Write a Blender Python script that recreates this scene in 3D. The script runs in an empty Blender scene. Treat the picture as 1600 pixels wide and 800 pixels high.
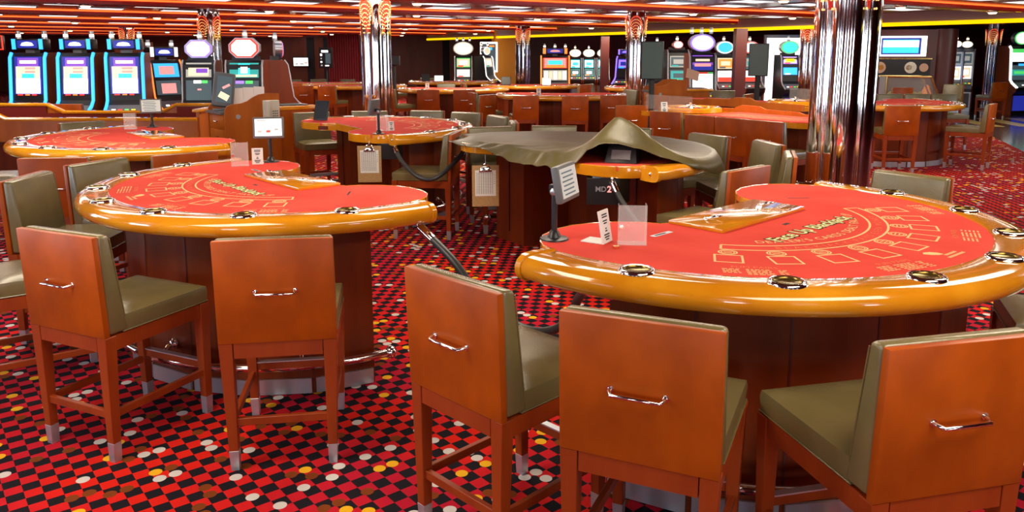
import bpy, bmesh, math, random
from mathutils import Vector, Matrix, Euler
R = math.radians
SC = bpy.context.scene
COL = SC.collection
random.seed(7)

# ---------------------------------------------------------------- camera
cam = bpy.data.objects.new('camera', bpy.data.cameras.new('camera'))
COL.objects.link(cam)
cam.location = (0, 0, 1.7513)
cam.rotation_euler = (math.pi / 2 - 0.167, 0, 0)
cam.data.sensor_width = 36
cam.data.lens = 1213.4 / 1600 * 36
cam.data.shift_y = -109.9 / 1600
cam.data.clip_start = 0.05
cam.data.clip_end = 200
SC.camera = cam
SC.view_settings.view_transform = 'Standard'
SC.view_settings.look = 'None'
SC.view_settings.gamma = 1
SC.view_settings.use_curve_mapping = False
SC.view_settings.exposure = 0.0

# ---------------------------------------------------------------- light
world = bpy.data.worlds.new('world')
SC.world = world
world.use_nodes = True
world.node_tree.nodes['Background'].inputs[0].default_value = (0.75, 0.82, 1.0, 1)
world.node_tree.nodes['Background'].inputs[1].default_value = 0.38

def area(name, loc, rot, size, power, color=(1, 1, 1), sy=None):
    l = bpy.data.lights.new(name, 'AREA')
    l.energy = power; l.color = color; l.shape = 'RECTANGLE'
    l.size = size; l.size_y = sy or size
    o = bpy.data.objects.new(name, l); COL.objects.link(o)
    o.location = loc; o.rotation_euler = rot
    return o
BD = R(32.3)                                     # direction the ceiling beams run in
CEIL = 2.7
WARM = (1.0, 0.86, 0.66)
for i, (x, y, p) in enumerate([(-2.2, 2.2, 78), (1.6, 1.2, 68), (-3.6, 6.0, 74), (0.3, 5.2, 72), (3.6, 4.6, 70), (-7.5, 10.5, 80), (-2.0, 11.5, 95), (3.5, 10.5, 95), (8.0, 10.0, 75),
                               (-7, 18, 120), (-0.5, 18, 130), (6, 19, 120), (12, 17, 100), (-14, 24, 130), (-4, 28, 150), (4, 28, 150)]):
    area('ceiling_lamp', (x, y, CEIL - 0.16), (0, 0, BD), 2.2, p, WARM, 0.9)
# added cool fill lamps, out of view at left, rear and right
for wy in (-2.6, 1.2, 5.0):
    area('window_daylight', (-8.5, wy, 1.45), (R(90), 0, R(-90)), 1.7, 85, (0.62, 0.82, 1.0), 1.5)
for wx in (-5.0, -1.0, 3.0, 7.0):
    area('window_daylight', (wx, -5.75, 1.45), (R(90), 0, 0), 1.5, 55, (0.8, 0.9, 1.0), 1.5)
area('window_daylight', (13.5, 9.0, 1.6), (R(80), 0, R(75)), 5.0, 160, (0.8, 0.9, 1.0), 1.6)  # added fill lamp standing free, with no window behind it

# ---------------------------------------------------------------- materials
MATS = {}
def mat(name, color, rough=0.5, metal=0.0, coat=0.0, spec=0.5, emit=0.0, ecol=None, trans=0.0, alpha=1.0, bump=None, var=None, ior=1.5):
    if name in MATS: return MATS[name]
    m = bpy.data.materials.new(name); MATS[name] = m; m.use_nodes = True
    nt = m.node_tree; b = nt.nodes['Principled BSDF']
    b.inputs['Base Color'].default_value = (*color, 1)
    b.inputs['Roughness'].default_value = rough
    b.inputs['Metallic'].default_value = metal
    b.inputs['Coat Weight'].default_value = coat
    b.inputs['Coat Roughness'].default_value = 0.04
    b.inputs['Specular IOR Level'].default_value = spec
    b.inputs['IOR'].default_value = ior
    if trans: b.inputs['Transmission Weight'].default_value = trans
    if alpha < 1: b.inputs['Alpha'].default_value = alpha
    if emit:
        b.inputs['Emission Color'].default_value = (*(ecol or color), 1)
        b.inputs['Emission Strength'].default_value = emit
    if var or bump:
        tc = nt.nodes.new('ShaderNodeTexCoord'); mp = nt.nodes.new('ShaderNodeMapping')
        nt.links.new(tc.outputs['Object'], mp.inputs[0])
    if var:                                       # (second colour, scale xyz, detail, contrast)
        c2, sc, det, lo, hi = var
        mp.inputs['Scale'].default_value = sc
        n = nt.nodes.new('ShaderNodeTexNoise'); n.inputs['Scale'].default_value = 1; n.inputs['Detail'].default_value = det
        cr = nt.nodes.new('ShaderNodeValToRGB')
        cr.color_ramp.elements[0].position = lo; cr.color_ramp.elements[0].color = (*color, 1)
        cr.color_ramp.elements[1].position = hi; cr.color_ramp.elements[1].color = (*c2, 1)
        nt.links.new(mp.outputs[0], n.inputs['Vector']); nt.links.new(n.outputs[0], cr.inputs[0])
        nt.links.new(cr.outputs[0], b.inputs['Base Color'])
    if bump:
        sc, st = bump
        n2 = nt.nodes.new('ShaderNodeTexNoise'); n2.inputs['Scale'].default_value = sc; n2.inputs['Detail'].default_value = 3
        bp = nt.nodes.new('ShaderNodeBump'); bp.inputs['Strength'].default_value = st; bp.inputs['Distance'].default_value = 0.01
        nt.links.new(tc.outputs['Object'], n2.inputs['Vector']); nt.links.new(n2.outputs[0], bp.inputs['Height'])
        nt.links.new(bp.outputs[0], b.inputs['Normal'])
    return m

W_CHAIR = mat('chair_veneer', (0.28, 0.046, 0.003), 0.36, var=((0.43, 0.078, 0.004), (6, 6, 4), 6, 0.32, 0.68), spec=0.22)
W_LEG = mat('chair_leg_wood', (0.24, 0.030, 0.004), 0.36, var=((0.32, 0.048, 0.006), (9, 9, 2), 3, 0.3, 0.7), spec=0.35)
W_RAIL = mat('rail_lacquer', (0.66, 0.225, 0.005), 0.12, var=((0.85, 0.35, 0.016), (5, 5, 9), 4, 0.3, 0.75), coat=0.9)
W_BASE = mat('base_veneer', (0.13, 0.018, 0.003), 0.4, var=((0.20, 0.032, 0.005), (7, 7, 1.3), 4, 0.3, 0.7), spec=0.25)
W_PODIUM = mat('podium_veneer', (0.42, 0.095, 0.006), 0.36, var=((0.54, 0.14, 0.012), (6, 6, 1.6), 4, 0.3, 0.7), spec=0.4)
W_WALL = mat('wall_panel_wood', (0.20, 0.035, 0.012), 0.4, var=((0.26, 0.05, 0.016), (3, 3, 0.8), 4, 0.3, 0.7))
W_SLOT = mat('slot_cabinet_wood', (0.24, 0.040, 0.008), 0.38, var=((0.3, 0.055, 0.012), (4, 4, 1), 3, 0.3, 0.7), spec=0.35)
LEATHER = mat('olive_leather', (0.145, 0.114, 0.044), 0.27, bump=(140, 0.10), var=((0.185, 0.145, 0.06), (6, 6, 6), 3, 0.3, 0.7), spec=0.8)
FELT = mat('red_felt', (0.74, 0.058, 0.042), 0.95, spec=0.15, var=((0.84, 0.085, 0.062), (3, 3, 3), 3, 0.3, 0.7), bump=(500, 0.05))
PRINT = mat('felt_print_cream', (0.95, 0.62, 0.30), 0.9, spec=0.1)
PRINT_O = mat('felt_print_orange', (0.88, 0.22, 0.09), 0.9, spec=0.1)
PRINT_K = mat('felt_print_dark', (0.05, 0.03, 0.01), 0.9, spec=0.1)
PRINT_Y = mat('felt_print_pale_green', (0.80, 0.82, 0.42), 0.9, spec=0.1)
CHROME = mat('chrome', (0.85, 0.85, 0.87), 0.08, 1.0)
STEEL = mat('brushed_steel', (0.58, 0.61, 0.67), 0.36, 0.8)
MIRROR = mat('mirror_column', (0.74, 0.69, 0.71), 0.05, 1.0)
GOLD = mat('gold_metal', (0.9, 0.6, 0.2), 0.2, 1.0)
BLACK = mat('black_plastic', (0.012, 0.012, 0.014), 0.35)
BLACKM = mat('black_matte', (0.02, 0.02, 0.022), 0.7)
GREY = mat('grey_plastic', (0.13, 0.13, 0.14), 0.4)
DGREEN = mat('dark_green_screen_off', (0.045, 0.085, 0.075), 0.35)
ROPE = mat('black_rope_cover', (0.03, 0.032, 0.035), 0.38, spec=0.5)
PAPER = mat('white_paper', (0.82, 0.82, 0.80), 0.8)
INK = mat('black_ink', (0.03, 0.03, 0.03), 0.8)
BOARD = mat('clipboard_hardboard', (0.42, 0.25, 0.10), 0.55, var=((0.48, 0.3, 0.13), (60, 60, 60), 2, 0.4, 0.6))
IVORY = mat('ivory_plastic', (0.68, 0.62, 0.50), 0.4)
CUPIN = mat('cup_inside', (0.2, 0.14, 0.03), 0.25, 0.8)
COVER = mat('vinyl_cover', (0.060, 0.047, 0.014), 0.40, var=((0.095, 0.074, 0.024), (4, 4, 4), 4, 0.3, 0.7), spec=0.6, bump=(14, 0.35))
ACRYL = mat('clear_acrylic', (0.93, 0.93, 0.93), 0.02, alpha=0.22, spec=0.8)
RINGC = mat('clear_ring', (0.95, 0.9, 0.85), 0.03, 0.6, alpha=0.85)
GLASS = mat('glass_guard', (0.9, 0.95, 0.92), 0.02, alpha=0.12, spec=0.8)
PINK = mat('pink_card_back', (0.72, 0.08, 0.10), 0.5)
YELLOWP = mat('yellow_paint', (0.65, 0.26, 0.015), 0.6)
TAN = mat('tan_card', (0.6, 0.36, 0.24), 0.7)
def em(name, c, s): return mat(name, c, 0.4, emit=s, ecol=c)
E_WHITE = em('light_white', (1, 0.98, 0.95), 1.6)
E_WARM = em('light_warm', (1, 0.8, 0.5), 3.5)
E_PANEL = em('light_panel', (1, 0.95, 0.88), 2.2)
E_NEON = em('neon_orange', (1, 0.15, 0.025), 1.8)
E_BULB = em('capital_bulb', (1, 0.62, 0.22), 1.25)
E_ARCH = em('arch_neon_red', (1, 0.09, 0.02), 1.1)
W_DARK = mat('dark_maroon_panel', (0.075, 0.013, 0.011), 0.4)
E_YEL = em('neon_yellow', (1, 0.60, 0.0), 1.3)
E_BLUE = em('light_blue', (0.03, 0.35, 1.0), 1.6)
E_CYAN = em('screen_cyan', (0.05, 0.75, 0.85), 1.0)
E_AQUA = em('light_aqua', (0.03, 0.36, 1.0), 1.9)
E_NAVY = em('screen_navy', (0.02, 0.03, 0.35), 0.8)
E_PURP = em('screen_purple', (0.22, 0.07, 0.55), 0.9)
E_VIOLET = em('light_violet', (0.3, 0.16, 1.0), 1.5)
E_RED = em('light_red', (1, 0.04, 0.02), 1.5)
E_PINK = em('screen_pink', (0.9, 0.35, 0.33), 0.9)
E_ORNG = em('light_orange', (1, 0.22, 0.03), 1.5)
E_GREEN = em('screen_green', (0.1, 0.75, 0.15), 0.9)
E_TEAL = em('screen_teal', (0.03, 0.35, 0.33), 0.9)
E_CREAM = em('screen_cream', (0.9, 0.75, 0.5), 0.9)
E_GREY = em('screen_grey', (0.42, 0.42, 0.38), 0.7)
E_DIM = em('screen_dim', (0.07, 0.11, 0.13), 0.6)
CEILM = mat('ceiling_dark_gloss', (0.10, 0.07, 0.08), 0.25, spec=0.4)
BEAMM = mat('beam_red_gloss', (0.40, 0.009, 0.005), 0.25, spec=0.4)
LAV = mat('soffit_lavender', (0.40, 0.30, 0.31), 0.6)
CAPRED = mat('capital_red', (0.62, 0.035, 0.02), 0.2, coat=0.5)
REDW = mat('wall_red', (0.28, 0.02, 0.03), 0.5)
FLOORD = mat('dark_floor_tile', (0.07, 0.055, 0.05), 0.12)
STRIPE = mat('floor_yellow_inlay', (0.55, 0.36, 0.07), 0.3)

def carpet_mat():
    m = bpy.data.materials.new('casino_carpet'); m.use_nodes = True
    nt = m.node_tree; b = nt.nodes['Principled BSDF']; L = nt.links.new
    b.inputs['Roughness'].default_value = 0.95; b.inputs['Specular IOR Level'].default_value = 0.1
    def N(t, **k):
        n = nt.nodes.new(t)
        for a, v in k.items(): setattr(n, a, v)
        return n
    def M(op, a, bb=None):
        n = N('ShaderNodeMath', operation=op)
        for i, v in enumerate((a, bb)):
            if v is None: continue
            if isinstance(v, (int, float)): n.inputs[i].default_value = v
            else: L(v, n.inputs[i])
        return n.outputs[0]
    tc = N('ShaderNodeTexCoord'); mp = N('ShaderNodeMapping')
    L(tc.outputs['Object'], mp.inputs[0])
    CELL = 0.0632; A = R(38.7)
    mp.vector_type = 'TEXTURE'                       # inverse: moves the anchor to the origin, turns, scales
    mp.inputs['Location'].default_value = (*CARPET_ANCHOR, 0)
    mp.inputs['Rotation'].default_value = (0, 0, A)
    mp.inputs['Scale'].default_value = (CELL, CELL, 1)
    sx = N('ShaderNodeSeparateXYZ'); L(mp.outputs[0], sx.inputs[0])
    x, y = sx.outputs[0], sx.outputs[1]
    fx, fy = M('FLOOR', x), M('FLOOR', y)
    par = M('FLOORED_MODULO', M('ADD', fx, fy), 2.0)
    # the red drifts a little between scarlet and crimson
    ns = N('ShaderNodeTexNoise'); ns.inputs['Scale'].default_value = 1.1; ns.inputs['Detail'].default_value = 1
    L(tc.outputs['Object'], ns.inputs['Vector'])
    rr = N('ShaderNodeValToRGB'); L(ns.outputs[0], rr.inputs[0])
    rr.color_ramp.elements[0].position = 0.40; rr.color_ramp.elements[0].color = (0.46, 0.009, 0.028, 1)
    rr.color_ramp.elements[1].position = 0.60; rr.color_ramp.elements[1].color = (0.66, 0.015, 0.007, 1)
    mix = N('ShaderNodeMix', data_type='RGBA'); L(par, mix.inputs[0]); L(rr.outputs[0], mix.inputs[6])
    mix.inputs[7].default_value = (0.012, 0.010, 0.014, 1)
    # dots: one lattice, offset by half a cell, that only some cells carry
    ox, oy = M('ADD', x, 0.23), M('ADD', y, 0.31)
    dx, dy = M('SUBTRACT', M('FRACT', ox), 0.5), M('SUBTRACT', M('FRACT', oy), 0.5)
    d = M('SQRT', M('ADD', M('MULTIPLY', dx, dx), M('MULTIPLY', dy, dy)))
    cv = N('ShaderNodeCombineXYZ'); L(M('FLOOR', ox), cv.inputs[0]); L(M('FLOOR', oy), cv.inputs[1])
    wn = N('ShaderNodeTexWhiteNoise', noise_dimensions='3D'); L(cv.outputs[0], wn.inputs[0])
    r = wn.outputs[0]
    inside = M('LESS_THAN', d, 0.42)
    has = M('LESS_THAN', r, 0.185)
    msk = M('MULTIPLY', inside, has)
    cr = N('ShaderNodeValToRGB'); cr.color_ramp.interpolation = 'CONSTANT'; L(M('DIVIDE', r, 0.185), cr.inputs[0])
    e = cr.color_ramp.elements
    e[0].position = 0; e[0].color = (0.62, 0.58, 0.56, 1)
    e[1].position = 0.34; e[1].color = (0.80, 0.42, 0.015, 1)
    n3 = e.new(0.62); n3.color = (0.20, 0.045, 0.008, 1)
    mix2 = N('ShaderNodeMix', data_type='RGBA'); L(msk, mix2.inputs[0]); L(mix.outputs[2], mix2.inputs[6]); L(cr.outputs[0], mix2.inputs[7])
    L(mix2.outputs[2], b.inputs['Base Color'])
    fz = N('ShaderNodeTexNoise'); fz.inputs['Scale'].default_value = 420; fz.inputs['Detail'].default_value = 2
    L(tc.outputs['Object'], fz.inputs['Vector'])
    bp = N('ShaderNodeBump'); bp.inputs['Strength'].default_value = 0.35; bp.inputs['Distance'].default_value = 0.004
    L(fz.outputs[0], bp.inputs['Height']); L(bp.outputs[0], b.inputs['Normal'])
    return m
CARPET_ANCHOR = (-0.6437, 3.2525)
CARPET = carpet_mat()

# ---------------------------------------------------------------- mesh helpers
class MB:
    """collects shapes and links them as one mesh object"""
    def __init__(s): s.bm = bmesh.new()
    def _add(s, verts, faces, M=None):
        vs = [s.bm.verts.new(M @ Vector(v) if M else v) for v in verts]
        for f in faces:
            try: s.bm.faces.new([vs[i] for i in f])
            except ValueError: pass
        return vs
    def box(s, c, d, rot=None, bev=0.0, seg=2, taper=None):
        x, y, z = d[0] / 2, d[1] / 2, d[2] / 2
        tx, ty = taper or (1, 1)                       # scale of the bottom face
        V = [(-x * tx, -y * ty, -z), (x * tx, -y * ty, -z), (x * tx, y * ty, -z), (-x * tx, y * ty, -z), (-x, -y, z), (x, -y, z), (x, y, z), (-x, y, z)]
        F = [(3, 2, 1, 0), (4, 5, 6, 7), (0, 1, 5, 4), (1, 2, 6, 5), (2, 3, 7, 6), (3, 0, 4, 7)]
        M = Matrix.Translation(c)
        if rot is not None: M = M @ Euler(rot).to_matrix().to_4x4()
        vs = s._add(V, F, M)
        if bev:
            es = {e for v in vs for e in v.link_edges}
            bmesh.ops.bevel(s.bm, geom=list(es), offset=bev, segments=seg, affect='EDGES', profile=0.5)
        return s
    def hexa(s, V, bev=0.0, seg=2):                    # 8 corners: bottom ring then top ring, counter-clockwise
        F = [(3, 2, 1, 0), (4, 5, 6, 7), (0, 1, 5, 4), (1, 2, 6, 5), (2, 3, 7, 6), (3, 0, 4, 7)]
        vs = s._add(V, F)
        if bev:
            es = {e for v in vs for e in v.link_edges}
            bmesh.ops.bevel(s.bm, geom=list(es), offset=bev, segments=seg, affect='EDGES', profile=0.5)
        return s
    def prism(s, poly, z0, z1, M=None):
        n = len(poly)
        V = [(p[0], p[1], z0) for p in poly] + [(p[0], p[1], z1) for p in poly]
        F = [tuple(range(n - 1, -1, -1)), tuple(range(n, 2 * n))] + [(i, (i + 1) % n, n + (i + 1) % n, n + i) for i in range(n)]
        s._add(V, F, M); return s
    def cyl(s, c, r, h, seg=20, r2=None, axis='Z'):
        r2 = r if r2 is None else r2
        V = []
        for k, (rr, zz) in enumerate(((r, -h / 2), (r2, h / 2))):
            for i in range(seg):
                a = 2 * math.pi * i / seg; p = (rr * math.cos(a), rr * math.sin(a), zz)
                if axis == 'X': p = (p[2], p[0], p[1])
                if axis == 'Y': p = (p[0], -p[2], p[1])
                V.append(tuple(a_ + b_ for a_, b_ in zip(p, c)))
        F = [tuple(range(seg - 1, -1, -1)), tuple(range(seg, 2 * seg))] + [(i, (i + 1) % seg, seg + (i + 1) % seg, seg + i) for i in range(seg)]
        s._add(V, F); return s
    def ball(s, c, r, u=12, v=8, sc=(1, 1, 1)):
        V = [(c[0], c[1], c[2] - r * sc[2])]; F = []
        for j in range(1, v):
            t = math.pi * j / v
            for i in range(u):
                a = 2 * math.pi * i / u
                V.append((c[0] + sc[0] * r * math.sin(t) * math.cos(a), c[1] + sc[1] * r * math.sin(t) * math.sin(a), c[2] - sc[2] * r * math.cos(t)))
        V.append((c[0], c[1], c[2] + r * sc[2])); T = len(V) - 1
        for i in range(u):
            F.append((0, 1 + (i + 1) % u, 1 + i)); b = 1 + (v - 2) * u
            F.append((T, b + i, b + (i + 1) % u))
            for j in range(v - 2):
                o = 1 + j * u; F.append((o + i, o + (i + 1) % u, o + u + (i + 1) % u, o + u + i))
        s._add(V, F); return s
    def lathe(s, prof, seg=32, c=(0, 0, 0), closed=False):
        V = []; n = len(prof)
        for i in range(seg):
            a = 2 * math.pi * i / seg
            for r, z in prof: V.append((c[0] + r * math.cos(a), c[1] + r * math.sin(a), c[2] + z))
        F = []
        for i in range(seg):
            o, p = i * n, ((i + 1) % seg) * n
            for j in range(n if closed else n - 1):
                F.append((o + j, p + j, p + (j + 1) % n, o + (j + 1) % n))
        s._add(V, F); return s
    def sweep(s, prof, path, cap=True):
        """prof: closed list of (across, up); path: list of ((x, y, z), across unit vector)"""
        n = len(prof); V = []
        for (p, ac) in path:
            for a, u in prof: V.append((p[0] + ac[0] * a, p[1] + ac[1] * a, p[2] + u))
        F = []
        for i in range(len(path) - 1):
            for j in range(n):
                o = i * n; F.append((o + j, o + (j + 1) % n, o + n + (j + 1) % n, o + n + j))
        if cap: F += [tuple(range(n - 1, -1, -1)), tuple(range((len(path) - 1) * n, len(path) * n))]
        s._add(V, F); return s
    def tube(s, pts, r, seg=10, cap=True):
        pts = [Vector(p) for p in pts]; n = len(pts); V = []
        up = Vector((0, 0, 1)); prev = None
        for i, p in enumerate(pts):
            t = (pts[min(i + 1, n - 1)] - pts[max(i - 1, 0)]).normalized()
            if prev is None:
                a = t.cross(up) if abs(t.dot(up)) < 0.95 else t.cross(Vector((1, 0, 0)))
            else: a = prev - t * prev.dot(t)
            a.normalize(); prev = a; b = t.cross(a)
            for k in range(seg):
                g = 2 * math.pi * k / seg; V.append(tuple(p + r * (math.cos(g) * a + math.sin(g) * b)))
        F = []
        for i in range(n - 1):
            for k in range(seg): o = i * seg; F.append((o + k, o + (k + 1) % seg, o + seg + (k + 1) % seg, o + seg + k))
        if cap: F += [tuple(range(seg - 1, -1, -1)), tuple(range((n - 1) * seg, n * seg))]
        s._add(V, F); return s
    def quad(s, a, b, c, d): s._add([a, b, c, d], [(0, 1, 2, 3)]); return s
    def strip2(s, pts, w, z, closed=False):            # flat ribbon on a horizontal surface
        n = len(pts); V = []
        for i in range(n):
            p = Vector(pts[i]); a = Vector(pts[(i - 1) % n if closed else max(i - 1, 0)]); b = Vector(pts[(i + 1) % n if closed else min(i + 1, n - 1)])
            d1 = (p - a).normalized() if (p - a).length > 1e-9 else (b - p).normalized()
            d2 = (b - p).normalized() if (b - p).length > 1e-9 else d1
            t = (d1 + d2); t = t.normalized() if t.length > 1e-6 else d1
            nn = Vector((-t.y, t.x)); k = max(0.5, nn.dot(Vector((-d1.y, d1.x))))
            o = nn * (w / 2 / k); V += [(p.x + o.x, p.y + o.y, z), (p.x - o.x, p.y - o.y, z)]
        F = [(2 * i + 1, 2 * ((i + 1) % n) + 1, 2 * ((i + 1) % n), 2 * i) for i in range(n if closed else n - 1)]
        s._add(V, F); return s
    def mesh_in(s, me, M):
        off = [s.bm.verts.new(M @ v.co) for v in me.vertices]
        for p in me.polygons:
            try: s.bm.faces.new([off[i] for i in p.vertices])
            except ValueError: pass
        return s
    def mesh(s, name, smooth=35):
        bmesh.ops.recalc_face_normals(s.bm, faces=s.bm.faces)
        me = bpy.data.meshes.new(name); s.bm.to_mesh(me); s.bm.free()
        if smooth:
            me.shade_smooth(); me.set_sharp_from_angle(angle=R(smooth))
        return me
    def build(s, name, m, parent=None, smooth=35, loc=None, rot=None):
        me = s.mesh(name, smooth); me.materials.append(m)
        o = bpy.data.objects.new(name, me); COL.objects.link(o)
        if parent: o.parent = parent
        if loc: o.location = loc
        if rot: o.rotation_euler = rot
        return o

def tag(o, label=None, cat=None, group=None, kind=None):
    if label: o['label'] = label
    if cat: o['category'] = cat
    if group: o['group'] = group
    if kind: o['kind'] = kind
    return o
def thing(name, label, cat, loc=(0, 0, 0), rz=0.0, group=None):
    o = bpy.data.objects.new(name, None); COL.objects.link(o)
    o.empty_display_size = 0.1; o.location = loc; o.rotation_euler = (0, 0, rz)
    return tag(o, label, cat, group)
def kids(o): return [c for c in bpy.data.objects if c.parent == o]
TREE = {}
def dup(root, loc, rz, label, group=None, keep=None):
    """a copy of a thing with copies of its parts and sub-parts"""
    r = root.copy(); COL.objects.link(r); r.location = loc; r.rotation_euler = (0, 0, rz)
    r['label'] = label
    if group: r['group'] = group
    elif 'group' in r: del r['group']
    if root.name not in TREE: TREE[root.name] = [(c, kids(c)) for c in kids(root)]
    for c, gs in TREE[root.name]:
        if keep and not keep(c): continue
        k = c.copy(); COL.objects.link(k); k.parent = r
        for g in gs:
            q = g.copy(); COL.objects.link(q); q.parent = k
    return r
FONTC = {}
def text_mesh(t, size=1.0, align='CENTER', bold=0.0):
    key = (t, size, align, bold)
    if key in FONTC: return FONTC[key]
    cu = bpy.data.curves.new('lettering', 'FONT'); cu.body = t; cu.size = size; cu.align_x = align; cu.align_y = 'CENTER'; cu.offset = bold
    cu.resolution_u = 3
    o = bpy.data.objects.new('lettering', cu); COL.objects.link(o)
    bpy.context.view_layer.update()
    me = bpy.data.meshes.new_from_object(o.evaluated_get(bpy.context.evaluated_depsgraph_get()))
    bpy.data.objects.remove(o); FONTC[key] = me
    return me
def struct(o): o['kind'] = 'structure'; return o

# ---------------------------------------------------------------- the room
def plane(name, pts, m, kind='structure'):
    b = MB(); b._add(pts, [tuple(range(len(pts)))])
    return tag(b.build(name, m, smooth=0), kind=kind)
fl = MB(); fl.box((0, 22, -0.05), (70, 62, 0.1)); tag(fl.build('floor', CARPET, smooth=0), kind='structure')
ce = MB(); ce.box((0, 22, CEIL + 0.05), (70, 62, 0.1)); tag(ce.build('ceiling', CEILM, smooth=0), kind='structure')

bd = Vector((math.cos(BD), math.sin(BD))); bn = Vector((-bd.y, bd.x))
def bw(s, n, z): return (bd.x * s + bn.x * n, bd.y * s + bn.y * n, z)   # along-beam, across-beam -> world

# soffit over the edge of the gaming floor: runs square to the beams, with a yellow tube under it
SOF_A, SOF_B = Vector((1.9, 28.0)), Vector((11.4, 14.6))
sd = (SOF_B - SOF_A).normalized(); sn = Vector((-sd.y, sd.x))
SOF_A = SOF_A - sd * 10; SOF_B = SOF_B + sd * 16
def beam_len(n):                                       # beams stop at the soffit
    p0 = Vector(bw(0, n, 0)[:2]); k = (SOF_A - p0).dot(sn) / bd.dot(sn)
    return k
def on_slab(name, a, b, z0, z1, th, m, side=1):
    q = Vector((-(b - a).y, (b - a).x)).normalized() * th * side
    mb = MB(); mb.prism([tuple(a), tuple(b), tuple(b + q), tuple(a + q)], z0, z1)
    return mb.build(name, m, smooth=0)
sof = on_slab('trim_1', SOF_A, SOF_B, 2.46, CEIL, 0.3, LAV); struct(sof)
yt = MB(); yt.tube([(SOF_A.x - sn.x * 0.02 * 0, SOF_A.y, 2.44), (SOF_B.x, SOF_B.y, 2.44)], 0.045, 10)
yo = yt.build('yellow_neon_tube', E_YEL, sof); yo['label'] = 'yellow neon tube along the lower edge'

BEAMS = [-3.6, 0.4, 4.3, 8.0, 11.6, 15.2, 19.3, 23.2, 27.1, 31.0, 35.0, 39.0]
S0 = -26
for i, n in enumerate(BEAMS):
    s1 = beam_len(n)
    mb = MB()
    mb.prism([bw(S0, n - 0.02, 0)[:2], bw(s1, n - 0.02, 0)[:2], bw(s1, n + 0.30, 0)[:2], bw(S0, n + 0.30, 0)[:2]], CEIL - 0.11, CEIL + 0.01)
    o = struct(mb.build('trim_%d' % (i + 2), BEAMM, smooth=0))
    tb = MB(); tb.tube([bw(S0, n - 0.035, CEIL - 0.018), bw(s1, n - 0.035, CEIL - 0.018)], 0.016, 8)
    t = tb.build('neon_tube', E_NEON, o); t['label'] = 'glowing orange neon tube'
    tb = MB(); tb.tube([bw(S0, n - 0.022, CEIL - 0.108), bw(s1, n - 0.022, CEIL - 0.108)], 0.006, 6)
    t = tb.build('edge_trim', CHROME, o); t['label'] = 'thin polished edge strip'

# luminous panels between the beams and the small spot lamps on the beams
pm = MB(); pm.box((0, 0, -0.006), (0.80, 0.50, 0.012)); PANEL_ME = pm.mesh('panel', 0); PANEL_ME.materials.append(E_PANEL)
fm = MB()
for dx, dy, a, b in ((0, 0.265, 0.86, 0.03), (0, -0.265, 0.86, 0.03), (0.415, 0, 0.03, 0.50), (-0.415, 0, 0.03, 0.50)): fm.box((dx, dy, -0.01), (a, b, 0.02))
FRAME_ME = fm.mesh('panel_frame', 0); FRAME_ME.materials.append(STEEL)
sp = MB(); sp.lathe([(0.0, -0.05), (0.06, -0.05), (0.08, -0.025), (0.085, 0.0), (0.0, 0.0)], 14); SPOT_ME = sp.mesh('spot', 40); SPOT_ME.materials.append(E_WARM)
rm = MB(); rm.lathe([(0.084, -0.02), (0.1, -0.012), (0.105, 0.0), (0.085, 0.0)], 14); SPOTR_ME = rm.mesh('spot_ring', 40); SPOTR_ME.materials.append(CHROME)
def inview(p, m=60):
    v = cam.matrix_world.inverted() @ Vector(p)
    if v.z > -1: return False
    x = 800 + 1213.4 * v.x / -v.z; y = 290.1 - 1213.4 * v.y / -v.z
    return -m < x < 1600 + m and -m * 1.2 < y < 900
bpy.context.view_layer.update()
for bi in range(len(BEAMS) - 1):
    n0, n1 = BEAMS[bi], BEAMS[bi + 1]
    gap = n1 - n0 - 0.6
    for r in range(2):
        n = n0 + 0.45 + gap * (0.42 + 0.36 * r)
        s = S0 + 0.65 * (r % 2) + 0.3 * (bi % 3)
        while s < beam_len(n) - 0.8:
            p = bw(s, n, CEIL)
            if inview(p) and p[1] < 40:
                o = thing('ceiling_light', 'flat white luminous panel in the dark ceiling between two red beams', 'light', p, BD, 'white light panels in the ceiling')
                for me, nm in ((PANEL_ME, 'diffuser'), (FRAME_ME, 'frame')):
                    c = bpy.data.objects.new(nm, me); COL.objects.link(c); c.parent = o
            s += 1.55
    s = S0 + (bi * 1.7) % 3.1
    while s < beam_len(n0) - 0.5:
        p = bw(s, n0 + 0.14, CEIL - 0.11)
        if inview(p, 10) and p[1] < 36:
            o = thing('spot_lamp', 'small round warm spot lamp under a red ceiling beam', 'lamp', p, 0, 'small spot lamps under the red beams')
            for me, nm in ((SPOT_ME, 'bulb'), (SPOTR_ME, 'trim_ring')):
                c = bpy.data.objects.new(nm, me); COL.objects.link(c); c.parent = o
        s += 3.1

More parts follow.
